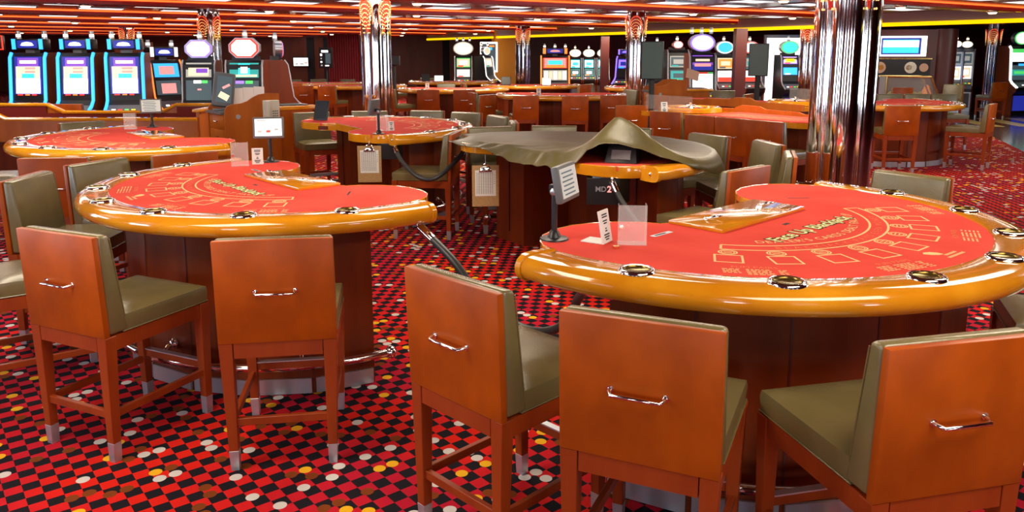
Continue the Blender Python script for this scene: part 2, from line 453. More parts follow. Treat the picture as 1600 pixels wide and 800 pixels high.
# walls
def wall(name, a, b, z0, z1, m, th=0.2, side=1): return struct(on_slab(name, Vector(a), Vector(b), z0, z1, th, m, side))
wall('wall_back', (-26, 37.0), (2.2, 41.5), -0.1, CEIL, W_WALL)
wall('wall_left', (-26, 37.0), (-26, -6), -0.1, CEIL, W_WALL, side=-1)
wall('wall_rear', (30, -6.0), (-8.7, -6.0), -0.1, CEIL, W_WALL, 0.2)
wall('wall_port', (-8.7, 10.5), (-8.7, -6.2), -0.1, CEIL, W_WALL, 0.2, -1)
for k, (x, y, rz) in enumerate([(-8.66, wy, R(90)) for wy in (-2.6, 1.2, 5.0)] + [(wx, -5.96, R(180)) for wx in (-5.0, -1.0, 3.0, 7.0)]):  # unseen glowing windows, added to carry cool fill and streak the columns
    b = MB(); b.box((0, 0, 1.45), (1.7, 0.03, 1.5)); o = b.build('window_%d' % (k + 2), E_WHITE, loc=(x, y, 0), rot=(0, 0, rz), smooth=0); struct(o)
    b = MB()
    for c, d in (((-0.88, 0, 1.45), (0.07, 0.09, 1.64)), ((0.88, 0, 1.45), (0.07, 0.09, 1.64)), ((0, 0, 2.235), (1.83, 0.09, 0.07)), ((0, 0, 0.665), (1.83, 0.09, 0.07))): b.box(c, d)
    b.build('window_frame', STEEL, o, smooth=0)
wall('wall_far', (2.2, 41.5), (30, 44), -0.1, CEIL, REDW)
wall('wall_right', (30, 44), (30, -6), -0.1, CEIL, W_WALL)
for k, x in enumerate((-14.6, -10.1, -9.3, -6.2, -3.4)):
    y = 37 + (x + 26) / 28.2 * 4.5
    mb = MB(); mb.box((x, y - 0.02, 1.3), (0.09 if k in (0, 3) else 0.35, 0.06, 2.6)); struct(mb.build('trim_%d' % (30 + k), BLACKM, smooth=0))
wall('wall_partition', (-0.7, 31.5), (0.55, 31.8), -0.1, CEIL, YELLOWP, 0.5)

# dark tiled walkway with yellow inlays beyond the carpet at the right
mb = MB(); mb._add([(11.1, 18.5, 0.004), (9.4, 14.2, 0.004), (8.3, 11.2, 0.004), (29, 8, 0.004), (29, 32, 0.004), (13, 32, 0.004), (11.4, 21, 0.004)], [(0, 1, 2, 3, 4, 5, 6)])
struct(mb.build('floor_walkway', FLOORD, smooth=0))
for k, (x, y) in enumerate(((11.9, 20.3), (12.75, 20.4), (13.6, 20.5))):
    mb = MB(); mb.prism([(x - 0.2, y - 1.2), (x + 0.24, y - 1.2), (x + 0.62, y + 1.2), (x + 0.16, y + 1.2)], 0.004, 0.008)
    struct(mb.build('floor_inlay_%d' % (k + 1), STRIPE, smooth=0))

# ---------------------------------------------------------------- mirrored columns
def column_proto():
    t = thing('mirrored_column', 'tall lobed mirror column with a red lit capital behind the lettered front table', 'column')
    # quatrefoil section: four round lobes with a slim polished strip in each crease
    prof = []
    for i in range(120):
        a = 2 * math.pi * i / 120; g = (a + math.pi / 4) % (math.pi / 2) - math.pi / 4
        c, rr = 0.112, 0.117
        prof.append((a, c * math.cos(g) + math.sqrt(max(0.0, rr * rr - (c * math.sin(g)) ** 2))))
    prof = [(r * math.cos(a), r * math.sin(a)) for a, r in prof]
    b = MB(); b.prism(prof, 0.14, 2.699); b.build('shaft', MIRROR, t, 40)
    b = MB(); b.prism([(p[0] * 1.06, p[1] * 1.06) for p in prof], 0.0, 0.14); b.build('base', STEEL, t, 40)
    for k in range(4):
        a = math.pi / 4 + math.pi / 2 * k
        b = MB(); b.cyl((0.175 * math.cos(a), 0.175 * math.sin(a), 1.10), 0.023, 1.94, 14); b.build('crease_strip', CHROME, t, 60)
    for k in range(4):
        a = math.pi / 4 + math.pi / 2 * k
        def P(lat, z, out=0.0):
            r = 0.198 + 0.038 * (z - 2.1) / 0.6 + out
            g = a + lat / 0.235; return (r * math.cos(g), r * math.sin(g), z)
        arch = [P(-0.135, 2.2, 0.014)] + [P(-0.135 * math.cos(math.pi * q / 12), 2.36 + 0.2 * math.sin(math.pi * q / 12), 0.014) for q in range(13)] + [P(0.135, 2.2, 0.014)]
        lat = [(-0.135, 2.12), (-0.11, 2.04), (0.11, 2.04), (0.135, 2.12)] + [(0.135 * math.cos(math.pi * q / 12), 2.36 + 0.2 * math.sin(math.pi * q / 12)) for q in range(13)]
        b = MB(); nq = len(lat)
        b._add([P(x_, z_, 0.008) for x_, z_ in lat] + [P(x_, z_, -0.06) for x_, z_ in lat], [tuple(range(nq)), tuple(range(2 * nq - 1, nq - 1, -1))] + [(i, (i + 1) % nq, nq + (i + 1) % nq, nq + i) for i in range(nq)])
        b.build('capital_niche', CAPRED, t, 30)
        b = MB(); b.tube(arch, 0.008, 6); o = b.build('neon_arch', E_ARCH, t)
        b = MB()
        for row in range(6):
            rad = 0.118 - row * 0.013
            for q in range(11 - row):
                g = math.pi * (0.06 + 0.88 * q / (10 - row))
                b.ball(P(-rad * math.cos(g), 2.36 - row * 0.062 + 0.13 * math.sin(g), 0.014), 0.0085, 6, 4)
        o = b.build('bulb_row', E_BULB, t); o['label'] = 'scalloped rows of small glowing bulbs'; o['kind'] = 'stuff'
    return t
cproto = column_proto()
cproto.location = (2.46, 5.81, 0); cproto.rotation_euler = (0, 0, 1.2)
for x, y, rz, lab in ((-2.06, 11.96, 0.2, 'mirror column rising behind the table with two tablets, left of the centre'),
                      (2.68, 17.1, 0.6, 'slim far mirror column beside the first dark display panel'),
                      (0.344, 24.93, 0.1, 'small distant mirror column beside the yellow wall'),
                      (-6.54, 17.1, 0.5, 'far mirror column behind the octagon slot signs at the left'),
                      (-12.13, 24.9, 0.4, 'most distant column at the left, its red capital above the blue slots'),
                      (7.75, 20.6, 0.2, 'far mirror column just left of the big column, before the bright doorway'),
                      (15.6, 25.6, 0.2, 'mirror column behind the big slot machine at the far right')):
    dup(cproto, (x, y, 0), rz, lab)

# ---------------------------------------------------------------- chairs
def chair_proto(label):
    t = thing('casino_chair', label, 'chair')
    W, ZB, ZT, LEAN, H = 0.48, 0.57, 1.01, 0.018, 0.24
    def yb(z): return -LEAN * (z - ZB) / (ZT - ZB)
    b = MB()
    b.hexa([(-H, 0.0, ZB), (H, 0.0, ZB), (H, 0.028, ZB), (-H, 0.028, ZB), (-H, -LEAN, ZT), (H, -LEAN, ZT), (H, -LEAN + 0.028, ZT), (-H, -LEAN + 0.028, ZT)], 0.003, 2)
    b.build('back_board', W_CHAIR, t)
    b = MB()
    K = 0.237
    b.hexa([(-K, 0.028, ZB + 0.005), (K, 0.028, ZB + 0.005), (K, 0.125, ZB + 0.005), (-K, 0.125, ZB + 0.005), (-K, 0.011, ZT + 0.004), (K, 0.011, ZT + 0.004), (K, 0.066, ZT - 0.002), (-K, 0.066, ZT - 0.002)], 0.016, 4)
    b.build('back_cushion', LEATHER, t, 50)
    for sx in (-1, 1):
        b = MB(); b.tube([(sx * (K - 0.004), 0.118 - 0.05 * q / 8, ZB + 0.02 + (ZT - ZB - 0.04) * q / 8) for q in range(9)], 0.0025, 6)
        b.build('piping', LEATHER, t)
    # seat: slightly crowned pad
    b = MB(); nx, ny = 12, 12; SW, Y0, Y1, Z0 = 0.236, 0.10, 0.565, 0.572
    V = []; F = []
    def top(u, v):
        e = 1 - max(abs(u), abs(v)) ** 6
        return Z0 + 0.075 + 0.022 * e * (1 - 0.35 * (u * u + v * v) / 2)
    rows = [[(u, v) for u in [-1 + 2 * i / nx for i in range(nx + 1)]] for v in [-1 + 2 * j / ny for j in range(ny + 1)]]
    for r in rows:
        for u, v in r: V.append((u * SW * (0.985 if abs(u) == 1 else 1), Y0 + (Y1 - Y0) * (v + 1) / 2, top(u, v)))
    for j in range(ny):
        for i in range(nx): o = j * (nx + 1) + i; F.append((o, o + 1, o + nx + 2, o + nx + 1))
    ring = [i for i in range(nx + 1)] + [j * (nx + 1) + nx for j in range(1, ny + 1)] + [ny * (nx + 1) + i for i in range(nx - 1, -1, -1)] + [j * (nx + 1) for j in range(ny - 1, 0, -1)]
    base = len(V)
    cy = (Y0 + Y1) / 2
    for q in ring: v = V[q]; V.append((v[0] * 1.015, cy + (v[1] - cy) * 1.015, Z0 + 0.055))
    for q in ring: v = V[q]; V.append((v[0] * 1.0, cy + (v[1] - cy) * 1.0, Z0 + 0.002))
    n = len(ring)
    for k in range(n):
        k2 = (k + 1) % n
        F.append((ring[k2], ring[k], base + k, base + k2)); F.append((base + k2, base + k, base + n + k, base + n + k2))
    F.append(tuple(base + n + k for k in range(n)))
    b._add(V, F); b.build('seat', LEATHER, t, 60)
    b = MB(); b.tube([(V[q][0] * 1.012, cy + (V[q][1] - cy) * 1.012, Z0 + 0.004) for q in ring] + [(V[ring[0]][0] * 1.012, cy + (V[ring[0]][1] - cy) * 1.012, Z0 + 0.004)], 0.003, 5)
    b.build('seat_piping', LEATHER, t)
    b = MB()
    b.box((0, 0.017, 0.537), (0.36, 0.024, 0.066)); b.box((0, 0.55, 0.537), (0.36, 0.024, 0.066))
    for sx in (-1, 1): b.box((sx * 0.222, 0.285, 0.537), (0.024, 0.46, 0.066))
    b.build('seat_frame', W_LEG, t)
    for sx in (-1, 1):
        for (y0, yb_) in ((0.030, 0.028), (0.545, 0.55)):
            b = MB(); x0, x1 = sx * 0.212, sx * 0.204
            def ring_(x, y, w, z): return [(x - w, y - w, z), (x + w, y - w, z), (x + w, y + w, z), (x - w, y + w, z)]
            b.hexa(ring_(x0 + (x1 - x0) * 0.84, y0 + (yb_ - y0) * 0.84, 0.0195, 0.088) + ring_(x0, y0, 0.028, 0.57), 0.002, 1)
            lg = b.build('leg', W_LEG, t)
            b = MB(); b.hexa(ring_(x1, yb_, 0.0175, 0.0) + ring_(x0 + (x1 - x0) * 0.84, y0 + (yb_ - y0) * 0.84, 0.0202, 0.09), 0.001, 1)
            cpo = b.build('leg_cap', STEEL, lg); cpo['label'] = 'brushed metal foot cap'
    b = MB(); b.box((0, 0.028, 0.215), (0.385, 0.022, 0.034), bev=0.002, seg=1); b.build('stretcher', W_LEG, t)
    for sx in (-1, 1):
        b = MB(); b.box((sx * 0.207, 0.288, 0.215), (0.022, 0.48, 0.034), bev=0.002, seg=1); b.build('stretcher', W_LEG, t)
    b = MB(); b.box((0, 0.549, 0.25), (0.385, 0.022, 0.036), bev=0.002, seg=1); s = b.build('stretcher', W_LEG, t)
    b = MB(); b.box((0, 0.549, 0.271), (0.375, 0.03, 0.006)); b.box((0, 0.565, 0.256), (0.375, 0.005, 0.03))
    p = b.build('foot_plate', STEEL, s); p['label'] = 'metal plate capping the front foot bar'
    yh = yb(0.79); b = MB()
    pts = [(-0.082, yh + 0.004, 0.792), (-0.080, yh - 0.018, 0.790), (-0.072, yh - 0.032, 0.787), (0.072, yh - 0.032, 0.787), (0.080, yh - 0.018, 0.790), (0.082, yh + 0.004, 0.792)]
    b.tube(pts, 0.0065, 8)
    for sx in (-1, 1): b.cyl((sx * 0.082, yh + 0.001, 0.792), 0.011, 0.006, 12, axis='Y')
    h = b.build('handle', CHROME, t, 50); h['label'] = 'polished metal bar handle'
    return t
CH0 = chair_proto('first')
_used = []
def chair(x, y, rz, label, group=None, far=False):
    if not _used:
        _used.append(1); CH0.location = (x, y, 0); CH0.rotation_euler = (0, 0, rz); CH0['label'] = label
        if group: CH0['group'] = group
        return CH0
    return dup(CH0, (x, y, 0), rz, label, group, keep=(lambda c: not c.name.startswith(('piping', 'seat_piping'))) if far else None)
def ring_chair(c, phi, r, label, group=None, turn=0.0, far=False):
    a = R(phi); return chair(c[0] + r * math.cos(a), c[1] + r * math.sin(a), a + math.pi / 2 + turn, label, group, far)

# ---------------------------------------------------------------- blackjack table (u = towards the players, w = along the dealer's edge)
RO, RI, ZT_, HS = 1.33, 1.145, 0.985, 93.0
def pol(r, deg): return (r * math.cos(R(deg)), r * math.sin(R(deg)))
DEALER = [(-0.06, 1.145), (-0.15, 1.115), (-0.225, 1.06), (-0.285, 0.98), (-0.325, 0.86), (-0.33, 0.74), (-0.295, 0.63), (-0.235, 0.53), (-0.15, 0.45), (-0.07, 0.415), (-0.05, 0.38),
          (-0.05, -0.38), (-0.07, -0.415), (-0.15, -0.45), (-0.235, -0.53), (-0.295, -0.63), (-0.33, -0.74), (-0.325, -0.86), (-0.285, -0.98), (-0.225, -1.06), (-0.15, -1.115), (-0.06, -1.145)]
def felt_print(simple=False):
    """cream layout lines; returns list of (name, mesh builder, material)"""
    z = 0.9765; out = []
    b = MB()
    for ring_r in (0.665, 0.742): b.strip2([pol(ring_r, -59 + 2.28 * k) for k in range(52)], 0.010, z)
    for d in (-59, 57.3): b.strip2([pol(0.665, d), pol(0.742, d)], 0.010, z)
    angs = [-57 + 13.7 * k for k in range(9)]
    for a in angs:
        ca, sa = math.cos(R(a)), math.sin(R(a))
        def Q(r, t): return (r * ca - t * sa, r * sa + t * ca)
        bx = [Q(0.835, -0.052), Q(0.945, -0.052), Q(0.945, 0.052), Q(0.835, 0.052)]
        b.strip2(bx, 0.009, z, True)
        b.strip2([Q(0.788 + 0.036 * math.cos(t * math.pi / 10), 0.036 * math.sin(t * math.pi / 10)) for t in range(20)], 0.007, z, True)
        if not simple:
            b.strip2([Q(0.788 + 0.026 * math.cos(t * math.pi / 8), 0.026 * math.sin(t * math.pi / 8)) for t in range(16)], 0.005, z, True)
            for q in (-0.008, 0.008): b.strip2([Q(0.788 + q, -0.016), Q(0.788 + q, 0.016)], 0.006, z)
    out.append(('felt_layout', b, PRINT))
    if simple: return out
    b = MB()
    for a0 in (-52, -20, 20, 52):                       # small pay tables: rows of fine print
        ca, sa = math.cos(R(a0)), math.sin(R(a0))
        def Q(r, t): return (r * ca - t * sa, r * sa + t * ca)
        for col, (t0, t1) in enumerate(((-0.12, -0.055), (-0.035, 0.06), (0.08, 0.11))):
            for k in range(5 if col else 4):
                r = 1.035 + 0.016 * k
                q = t0; rnd = random.Random(col * 7 + k)
                while q < t1 - 0.008:
                    l = rnd.uniform(0.008, 0.022); b.strip2([Q(r, q), Q(r, min(q + l, t1))], 0.007, z); q += l + 0.005
    # leaf-shaped emblem with two lines beneath
    for a0 in (-4.5,):
        ca, sa = math.cos(R(a0)), math.sin(R(a0))
        def Q(r, t): return (r * ca - t * sa, r * sa + t * ca, z)
        leaf = [(0.985, -0.055), (0.972, -0.03), (0.985, 0.0), (1.01, 0.015), (1.035, 0.01), (1.03, -0.018), (1.012, -0.04)]
        b._add([Q(*p) for p in leaf], [tuple(range(len(leaf)))])
        for r, t0, t1 in ((1.045, 0.0, 0.09), (1.07, -0.03, 0.11)):
            q = t0
            while q < t1: b.strip2([Q(r, q)[:2], Q(r, q + 0.011)[:2]], 0.014, z); q += 0.016
    out.append(('felt_fine_print', b, PRINT))
    def arc_text(txt, r, a0, a1, size, bb):
        # letters set one by one along the arc, heads towards the dealer
        ws = {ch: (max(v.co.x for v in text_mesh(ch, size, 'LEFT').vertices) if ch != ' ' else size * 0.35) for ch in set(txt)}
        tot = sum(ws[c] + size * 0.12 for c in txt); k = (a1 - a0) / tot; a = a0
        for ch in txt:
            wd = ws[ch] + size * 0.12
            mid = R(a + wd * k / 2)
            if ch != ' ':
                M = Matrix.Translation((r * math.cos(mid), r * math.sin(mid), z)) @ Matrix.Rotation(mid + math.pi / 2, 4, 'Z') @ Matrix.Translation((-ws[ch] / 2, 0, 0))
                bb.mesh_in(text_mesh(ch, size, 'LEFT'), M)
            a += wd * k
    b = MB(); arc_text("DEALER'S CARDS DEALT FACE UP", 0.60, -46, 46, 0.058, b); out.append(('felt_dealer_text', b, PRINT))
    b = MB(); arc_text("BLACKJACK PAYS EVEN MONEY", 0.705, -42, 42, 0.046, b); out.append(('felt_pay_text', b, PRINT_O))
    b = MB()
    for a0 in (-52, -20, 20, 52):
        c = pol(1.005, a0)
        M = Matrix.Translation((c[0], c[1], z)) @ Matrix.Rotation(R(a0 + 90), 4, 'Z'); b.mesh_in(text_mesh('FUN PAIRS', 0.036), M)
    out.append(('felt_side_bet_text', b, PRINT_O))
    M = Matrix.Translation((0.46, 0.0, z)) @ Matrix.Rotation(math.pi / 2, 4, 'Z')
    b = MB(); b.mesh_in(text_mesh('Face Up Blackjack', 0.098, bold=0.0085), M); out.append(('felt_title_outline', b, PRINT_K))
    b = MB(); b.mesh_in(text_mesh('Face Up Blackjack', 0.098, bold=0.0022), Matrix.Translation((0, 0, 0.0008)) @ M); out.append(('felt_title', b, PRINT_Y))
    return out

def table_proto(label, detail=2, cups=True, tray=True, group=None):
    t = thing('blackjack_table', label, 'table', group=group)
    felt_out = [pol(RI + 0.012, -HS + 2 * HS * k / 60) for k in range(61)] + DEALER
    b = MB(); b.prism(felt_out, 0.945, 0.976); b.build('felt_top', FELT, t, 20)
    # wooden edge along the dealer's side
    b = MB()
    path = []
    D = [(-0.0, 1.16)] + DEALER + [(-0.0, -1.16)]
    for i, p in enumerate(D):
        a = Vector(D[max(i - 1, 0)]); c = Vector(D[min(i + 1, len(D) - 1)]); tt = (c - a).normalized(); path.append(((p[0], p[1], 0), (-(-tt.y) * -1, -tt.x * 1)))
    path = [((x, y, 0), (ac[0], ac[1])) for (x, y, _), ac in path]
    b.sweep([(-0.012, 0.90), (0.010, 0.893), (0.017, 0.905), (0.017, 0.96), (0.010, 0.974), (-0.004, 0.9775), (-0.012, 0.975)], [((p[0], p[1], 0), ac) for p, ac in path])
    b.build('dealer_edge', W_RAIL, t, 40)
    b = MB(); b.prism([(p[0] * 0.985, p[1] * 0.985) for p in [pol(1.2, -HS + 2 * HS * k / 40) for k in range(41)] + DEALER], 0.90, 0.944); b.build('sub_top', W_BASE, t)
    # padded armrest rail
    prof = [(RI, 0.955), (RI + 0.004, 0.980), (RI + 0.02, 0.984), (1.265, ZT_), (1.30, 0.980), (1.322, 0.966), (1.334, 0.945), (1.334, 0.922), (1.322, 0.900), (1.30, 0.888), (1.26, 0.884), (RI, 0.884)]
    b = MB(); b.sweep(prof, [((0, 0, 0), (math.cos(R(a)), math.sin(R(a)))) for a in [-HS + 2 * HS * k / 72 for k in range(73)]]); rail = b.build('armrest_rail', W_RAIL, t, 38)
    for sg in (-1, 1):
        b = MB(); a0 = sg * HS
        pr = [(RI + (p[0] - RI) * 1.0 + (0.006 if p[0] > RI + 0.01 else 0), 0.93 + (p[1] - 0.93) * 1.12) for p in prof]
        b.sweep(pr, [((0, 0, 0), (math.cos(R(a)), math.sin(R(a)))) for a in (a0 - sg * 0.3, a0 + sg * 0.9)])
        k = b.build('rail_end_cap', W_RAIL, rail, 38); k['label'] = 'darker wooden end block of the rail'
        b = MB(); c = pol(1.25, a0 + sg * 0.95); b.ball((c[0], c[1], 0.935), 0.012, 10, 6); b.build('rail_bolt', CHROME, rail)
    # inlaid line on the rail
    # pedestal: panelled arc with open middle on the dealer's side
    outer = [pol(1.085, -81 + 162 * k / 9) for k in range(10)]
    inner = [(0.17, 0.62), (0.60, 0.50), (0.60, -0.50), (0.17, -0.62)]
    b = MB(); b.prism(outer + inner, 0.0, 0.90); ped = b.build('pedestal', W_BASE, t, 10)
    b = MB()
    for k in range(1, 9):
        p = outer[k]; a = math.atan2(p[1], p[0]); M = Matrix.Translation((p[0], p[1], 0.49)) @ Matrix.Rotation(a, 4, 'Z')
        b._add([M @ Vector(v) for v in ((0.004, -0.004, -0.39), (0.004, 0.004, -0.39), (0.004, 0.004, 0.38), (0.004, -0.004, 0.38))], [(0, 1, 2, 3)])
    for (x, y) in ((0.165, 0.85), (0.165, -0.85)):
        b.box((x, y, 0.49), (0.012, 0.012, 0.78))
    b.build('panel_groove', W_DARK, ped)
    for k in range(9):
        p, q = Vector(outer[k]), Vector(outer[k + 1]); d = (q - p); n = Vector((d.y, -d.x)).normalized()
        a = p + d * 0.03 + n * 0.004; c = p + d * 0.97 + n * 0.004
        b = MB(); b.prism([tuple(a), tuple(a + n * 0.012), tuple(c + n * 0.012), tuple(c)], 0.004, 0.085)
        kp = b.build('kick_plate', STEEL, ped); kp['label'] = 'brushed metal kick plate'
    rr = 1.175
    b = MB(); b.tube([pol(rr, -84 + 168 * k / 40) + (0.185,) for k in range(41)], 0.021, 10); fr = b.build('foot_rail', CHROME, t, 60)
    b = MB()
    for a in (-60, -20, 20, 60):
        p = pol(1.08, a) + (0.24,); q = pol(rr, a) + (0.185,); b.tube([p, ((p[0] + q[0]) / 2, (p[1] + q[1]) / 2, 0.235), q], 0.013, 8); b.ball(p, 0.03, 10, 6)
    b.build('rail_bracket', CHROME, fr, 60)
    for sg in (-1, 1):
        b = MB(); b.ball(pol(rr, 84 * sg) + (0.185,), 0.036, 14, 10); b.build('rail_ball', CHROME, fr, 60)
    if cups:
        for k in range(7):
            c = pol(1.222, -72.6 + 24.2 * k)
            b = MB(); b.lathe([(0.049, 0.982), (0.0505, 0.992), (0.060, 0.995), (0.066, 0.990), (0.068, 0.983)], 28 if detail > 1 else 14, (c[0], c[1], 0))
            h = b.build('cup_holder', CHROME, t, 60)
            b = MB(); b.lathe([(0.0495, 0.9935), (0.0475, 0.9885), (0.046, 0.9868), (0.0, 0.9866)], 28 if detail > 1 else 14, (c[0], c[1], 0)); b.build('cup_well', CUPIN, h, 60)
    if detail > 1 or tray:
        for nm, bb, mm in felt_print(detail < 2): bb.build(nm, mm, t, smooth=0)
    # money slot and a small lock plate on the dealer's right
    b = MB(); b.strip2([(0.06, -0.66), (0.06, -0.52)], 0.028, 0.9768); p = b.build('drop_slot_plate', STEEL, t, 0)
    b = MB(); b.strip2([(0.06, -0.64), (0.06, -0.56)], 0.012, 0.9774); b.build('drop_slot', BLACKM, p, 0)
    b = MB(); b.strip2([(0.02, 0.62), (0.10, 0.72)], 0.012, 0.9768); b.build('card_slot', BLACKM, t, 0)
    b = MB(); b.strip2([(0.335, -0.025), (0.335, 0.025)], 0.02, 0.9768); b.build('card_reader_mark', INK, t, 0)
    if tray:
        b = MB(); b.box((0.093, 0, 0.984), (0.288, 0.77, 0.017), bev=0.003); tc = b.build('chip_tray_cover', W_RAIL, t, 40)
        for sg in (-1, 1):
            b = MB(); b.tube([(0.10 + 0.038 * math.cos(g), sg * 0.24 + 0.038 * math.sin(g), 1.008 + 0.010 * math.cos(g)) for g in [2 * math.pi * k / 20 for k in range(21)]], 0.0045, 6)
            b.box((0.064, sg * 0.24, 0.996), (0.014, 0.026, 0.01)); rg = b.build('pull_ring', CHROME, tc, 60)
    return t
def to_world(c, ax, u, w, z=0.0):
    a = R(ax); k = T1_S if c == T1_C else 1.0; u, w = u * k, w * k; return Vector((c[0] + u * math.cos(a) - w * math.sin(a), c[1] + u * math.sin(a) + w * math.cos(a), z))
TR_C, TR_A = (1.043, 3.772), -46.5
T1_C, T1_A, T1_S = (-1.3155, 4.845), -137.5, 0.955
T0_C, T0_A = (-3.40, 7.58), -137.5
T2_C, T2_A = (-1.75, 8.60), 32.0
T3_C, T3_A = (0.32, 6.40), 34.6
BJ = table_proto('nearest front blackjack table lettered Face Up Blackjack, at the right')
BJ.location = (*TR_C, 0); BJ.rotation_euler = (0, 0, R(TR_A))
_t1 = dup(BJ, (*T1_C, 0), R(T1_A), 'left front blackjack table with a white lit tablet at its far corner')
_t1.scale = (T1_S, T1_S, 1)
FAR = lambda c: not c.name.startswith(('felt_title', 'felt_dealer', 'felt_side', 'felt_pay'))
dup(BJ, (*T0_C, 0), R(T0_A), 'red felt table at the far left, just in front of the craps table', keep=FAR)
dup(BJ, (*T2_C, 0), R(T2_A), 'red felt table left of the centre with two tablets on it and a clipboard below', keep=lambda c: FAR(c) and not c.name.startswith('chip_tray'))
dup(BJ, (*T3_C, 0), R(T3_A), 'gaming table draped with the dark olive cover', keep=lambda c: FAR(c) and not c.name.startswith(('chip_tray', 'cup_', 'felt_')) or c.name.startswith('felt_top'))
FARK = lambda c: c.name.startswith(('felt_top', 'dealer', 'armrest', 'pedestal', 'cup_holder', 'sub_top', 'felt_layout'))
for c, ax, lab in (((1.0, 15.95), -92, 'red felt table behind the covered table, three chairs before it'),
                   ((-1.4, 18.6), -95, 'red felt table just right of the second mirror column, two chairs in front'),
                   ((0.5, 20.8), -85, 'distant red felt table with a black tablet, before the yellow wall'),
                   ((-1.8, 23.6), -95, 'distant red felt table with a white lit tablet, before the brown wall'),
                   ((3.6, 19.2), -120, 'distant red felt table whose tip shows left of the far mirror column'),
                   ((-5.5, 22.4), -90, 'distant table behind the left podium under the wall television'),
                   ((-4.1, 20.6), -75, 'distant table under a crumpled olive cover, left of the mirror column'),
                   ((6.15, 13.2), -60, 'red felt table to the right of the big mirror column with chairs around it')):
    dup(BJ, (*c, 0), R(ax), lab, keep=FARK)

# ---------------------------------------------------------------- chairs round the tables
chair(-1.929, 3.209, -0.431, 'left front chair with a bar handle toward us and its olive seat showing')
chair(-0.977, 3.088, 0.155, 'chair standing square to us before the left front table, seat hidden by its back')
chair(-0.203, 2.520, -0.788, 'turned chair in the middle foreground between the two front tables, empty carpet to its left')
chair(0.363, 2.106, -0.426, 'nearest chair, large wooden back square in front of the lettered table')
chair(1.191, 1.949, 0.234, 'chair at the right bottom corner with olive seat and grey-lit cushion edge on its left')
ring_chair(T1_C, -143, 1.78, 'chair cut by the left edge of the photo, behind the left front chair')
ring_chair(T1_C, -177, 1.72, 'chair with its olive backrest facing us at the left end of the left front table')
ring_chair(T1_C, 160, 1.74, 'chair on the far left side of the left front table, olive back above the rail')
ring_chair(TR_C, 36, 1.86, 'chair with grey-lit olive back beyond the lettered table, right of the big column')
ring_chair(TR_C, -22, 1.80, 'chair whose olive seat tip shows under the lettered table at the right edge')
chair(-3.34, 5.60, 0.10, 'plain wooden chair back in front of the far left table')
chair(-2.48, 5.86, 0.70, 'low wooden chair back between the far left table and the left front table')
ring_chair(T0_C, 197, 1.80, 'olive chair at the left edge of the photo beside the far left table')
ring_chair(T0_C, 142, 1.82, 'chair beyond the far left table, only its long olive top edge showing')
# table with two tablets
chair(-0.55, 7.46, 1.45, 'chair with grey-lit cushion edge at the right of the two-tablet table, rope passing in front')
ring_chair(T2_C, 119, 1.85, 'chair at the left end of the two-tablet table, seat seen under the tabletop')
ring_chair(T2_C, 95, 1.84, 'chair behind the two-tablet table in front of the mirror column')
ring_chair(T2_C, 72, 2.0, 'chair behind the two-tablet table, third olive back from the left')
ring_chair(T2_C, 53, 1.95, 'chair behind the right end of the two-tablet table, fourth olive back from the left')
ring_chair(T2_C, 31, 1.88, 'side-turned chair between the two-tablet table and the table with three chair backs')
ring_chair(T2_C, 4, 1.80, 'side-turned chair right of the two-tablet table showing a sliver of its wooden back')
# covered table
chair(1.57, 5.08, 0.73, 'chair in front of the covered table, wooden back turned right behind the tray cover')
ring_chair(T3_C, -17, 1.90, 'narrow turned chair right of the covered table just left of the big mirror column')
ring_chair(T3_C, 7, 1.92, 'chair with wide olive back to the right of the covered table')
ring_chair(T3_C, 30, 1.80, 'chair with grey-lit back beyond the right end of the covered table')
ring_chair(T3_C, 61, 1.88, 'chair behind the hump of the olive cover')
ring_chair(T3_C, 86, 1.84, 'chair behind the flat middle of the olive cover, pale top edge')
ring_chair(T3_C, 108, 1.80, 'chair at the left end of the olive cover beside the rope')
# row at the roulette table
for k, (x, y, lab) in enumerate(((2.32, 9.60, 'first of the three touching chair backs at the roulette table, counted from the left'), (2.60, 9.20, 'middle one of the three touching chair backs at the roulette table'),
                                 (2.87, 8.80, 'nearest of the three touching chair backs at the roulette table'))):
    chair(x, y, -0.965, lab)
chair(2.02, 10.25, -0.80, 'chair back with handle beside the white sign card, left of the three touching backs')
chair(1.78, 11.55, 0.08, 'chair back left of the white sign card, second from it')
# further tables
C4, C5, C7, C6, C8, CL, CV, CR = (1.0, 15.95), (-1.4, 18.6), (0.5, 20.8), (-1.8, 23.6), (3.6, 19.2), (-5.5, 22.4), (-4.1, 20.6), (6.15, 13.2)
chair(0.256, 14.3, 0.15, 'left one of the three chair backs before the table behind the olive cover')
chair(1.144, 14.1, -0.10, 'middle one of the three chair backs before the table behind the olive cover')
chair(1.86, 14.35, -0.3, 'right one of the three chair backs before the table behind the olive cover', far=True)
chair(-0.80, 15.5, -1.25, 'chair facing right at the left end of the table behind the olive cover', far=True)
chair(-0.45, 14.65, 0.95, 'turned chair with a thin handle between the two middle-distance tables', far=True)
chair(-1.803, 16.8, 0.054, 'left handled chair back in front of the table right of the second mirror column', far=True)
chair(-1.019, 16.75, 0.072, 'right handled chair back in front of the table right of the second mirror column', far=True)
chair(-2.75, 17.3, -0.9, 'chair facing right beside the second mirror column, open seat visible', far=True)
ring_chair(C5, 100, 1.85, 'chair on the far side of the table right of the second mirror column', far=True)
ring_chair(C4, 30, 1.85, 'chair at the far right of the table behind the olive cover', far=True)
ring_chair(C7, -42, 1.8, 'wooden chair back at the right end of the distant table before the yellow wall', far=True)
ring_chair(C7, 195, 1.85, 'olive chair at the left end of the distant table before the yellow wall', far=True)
ring_chair(C8, 150, 1.9, 'olive chair left of the far mirror column by the distant table tip', far=True)
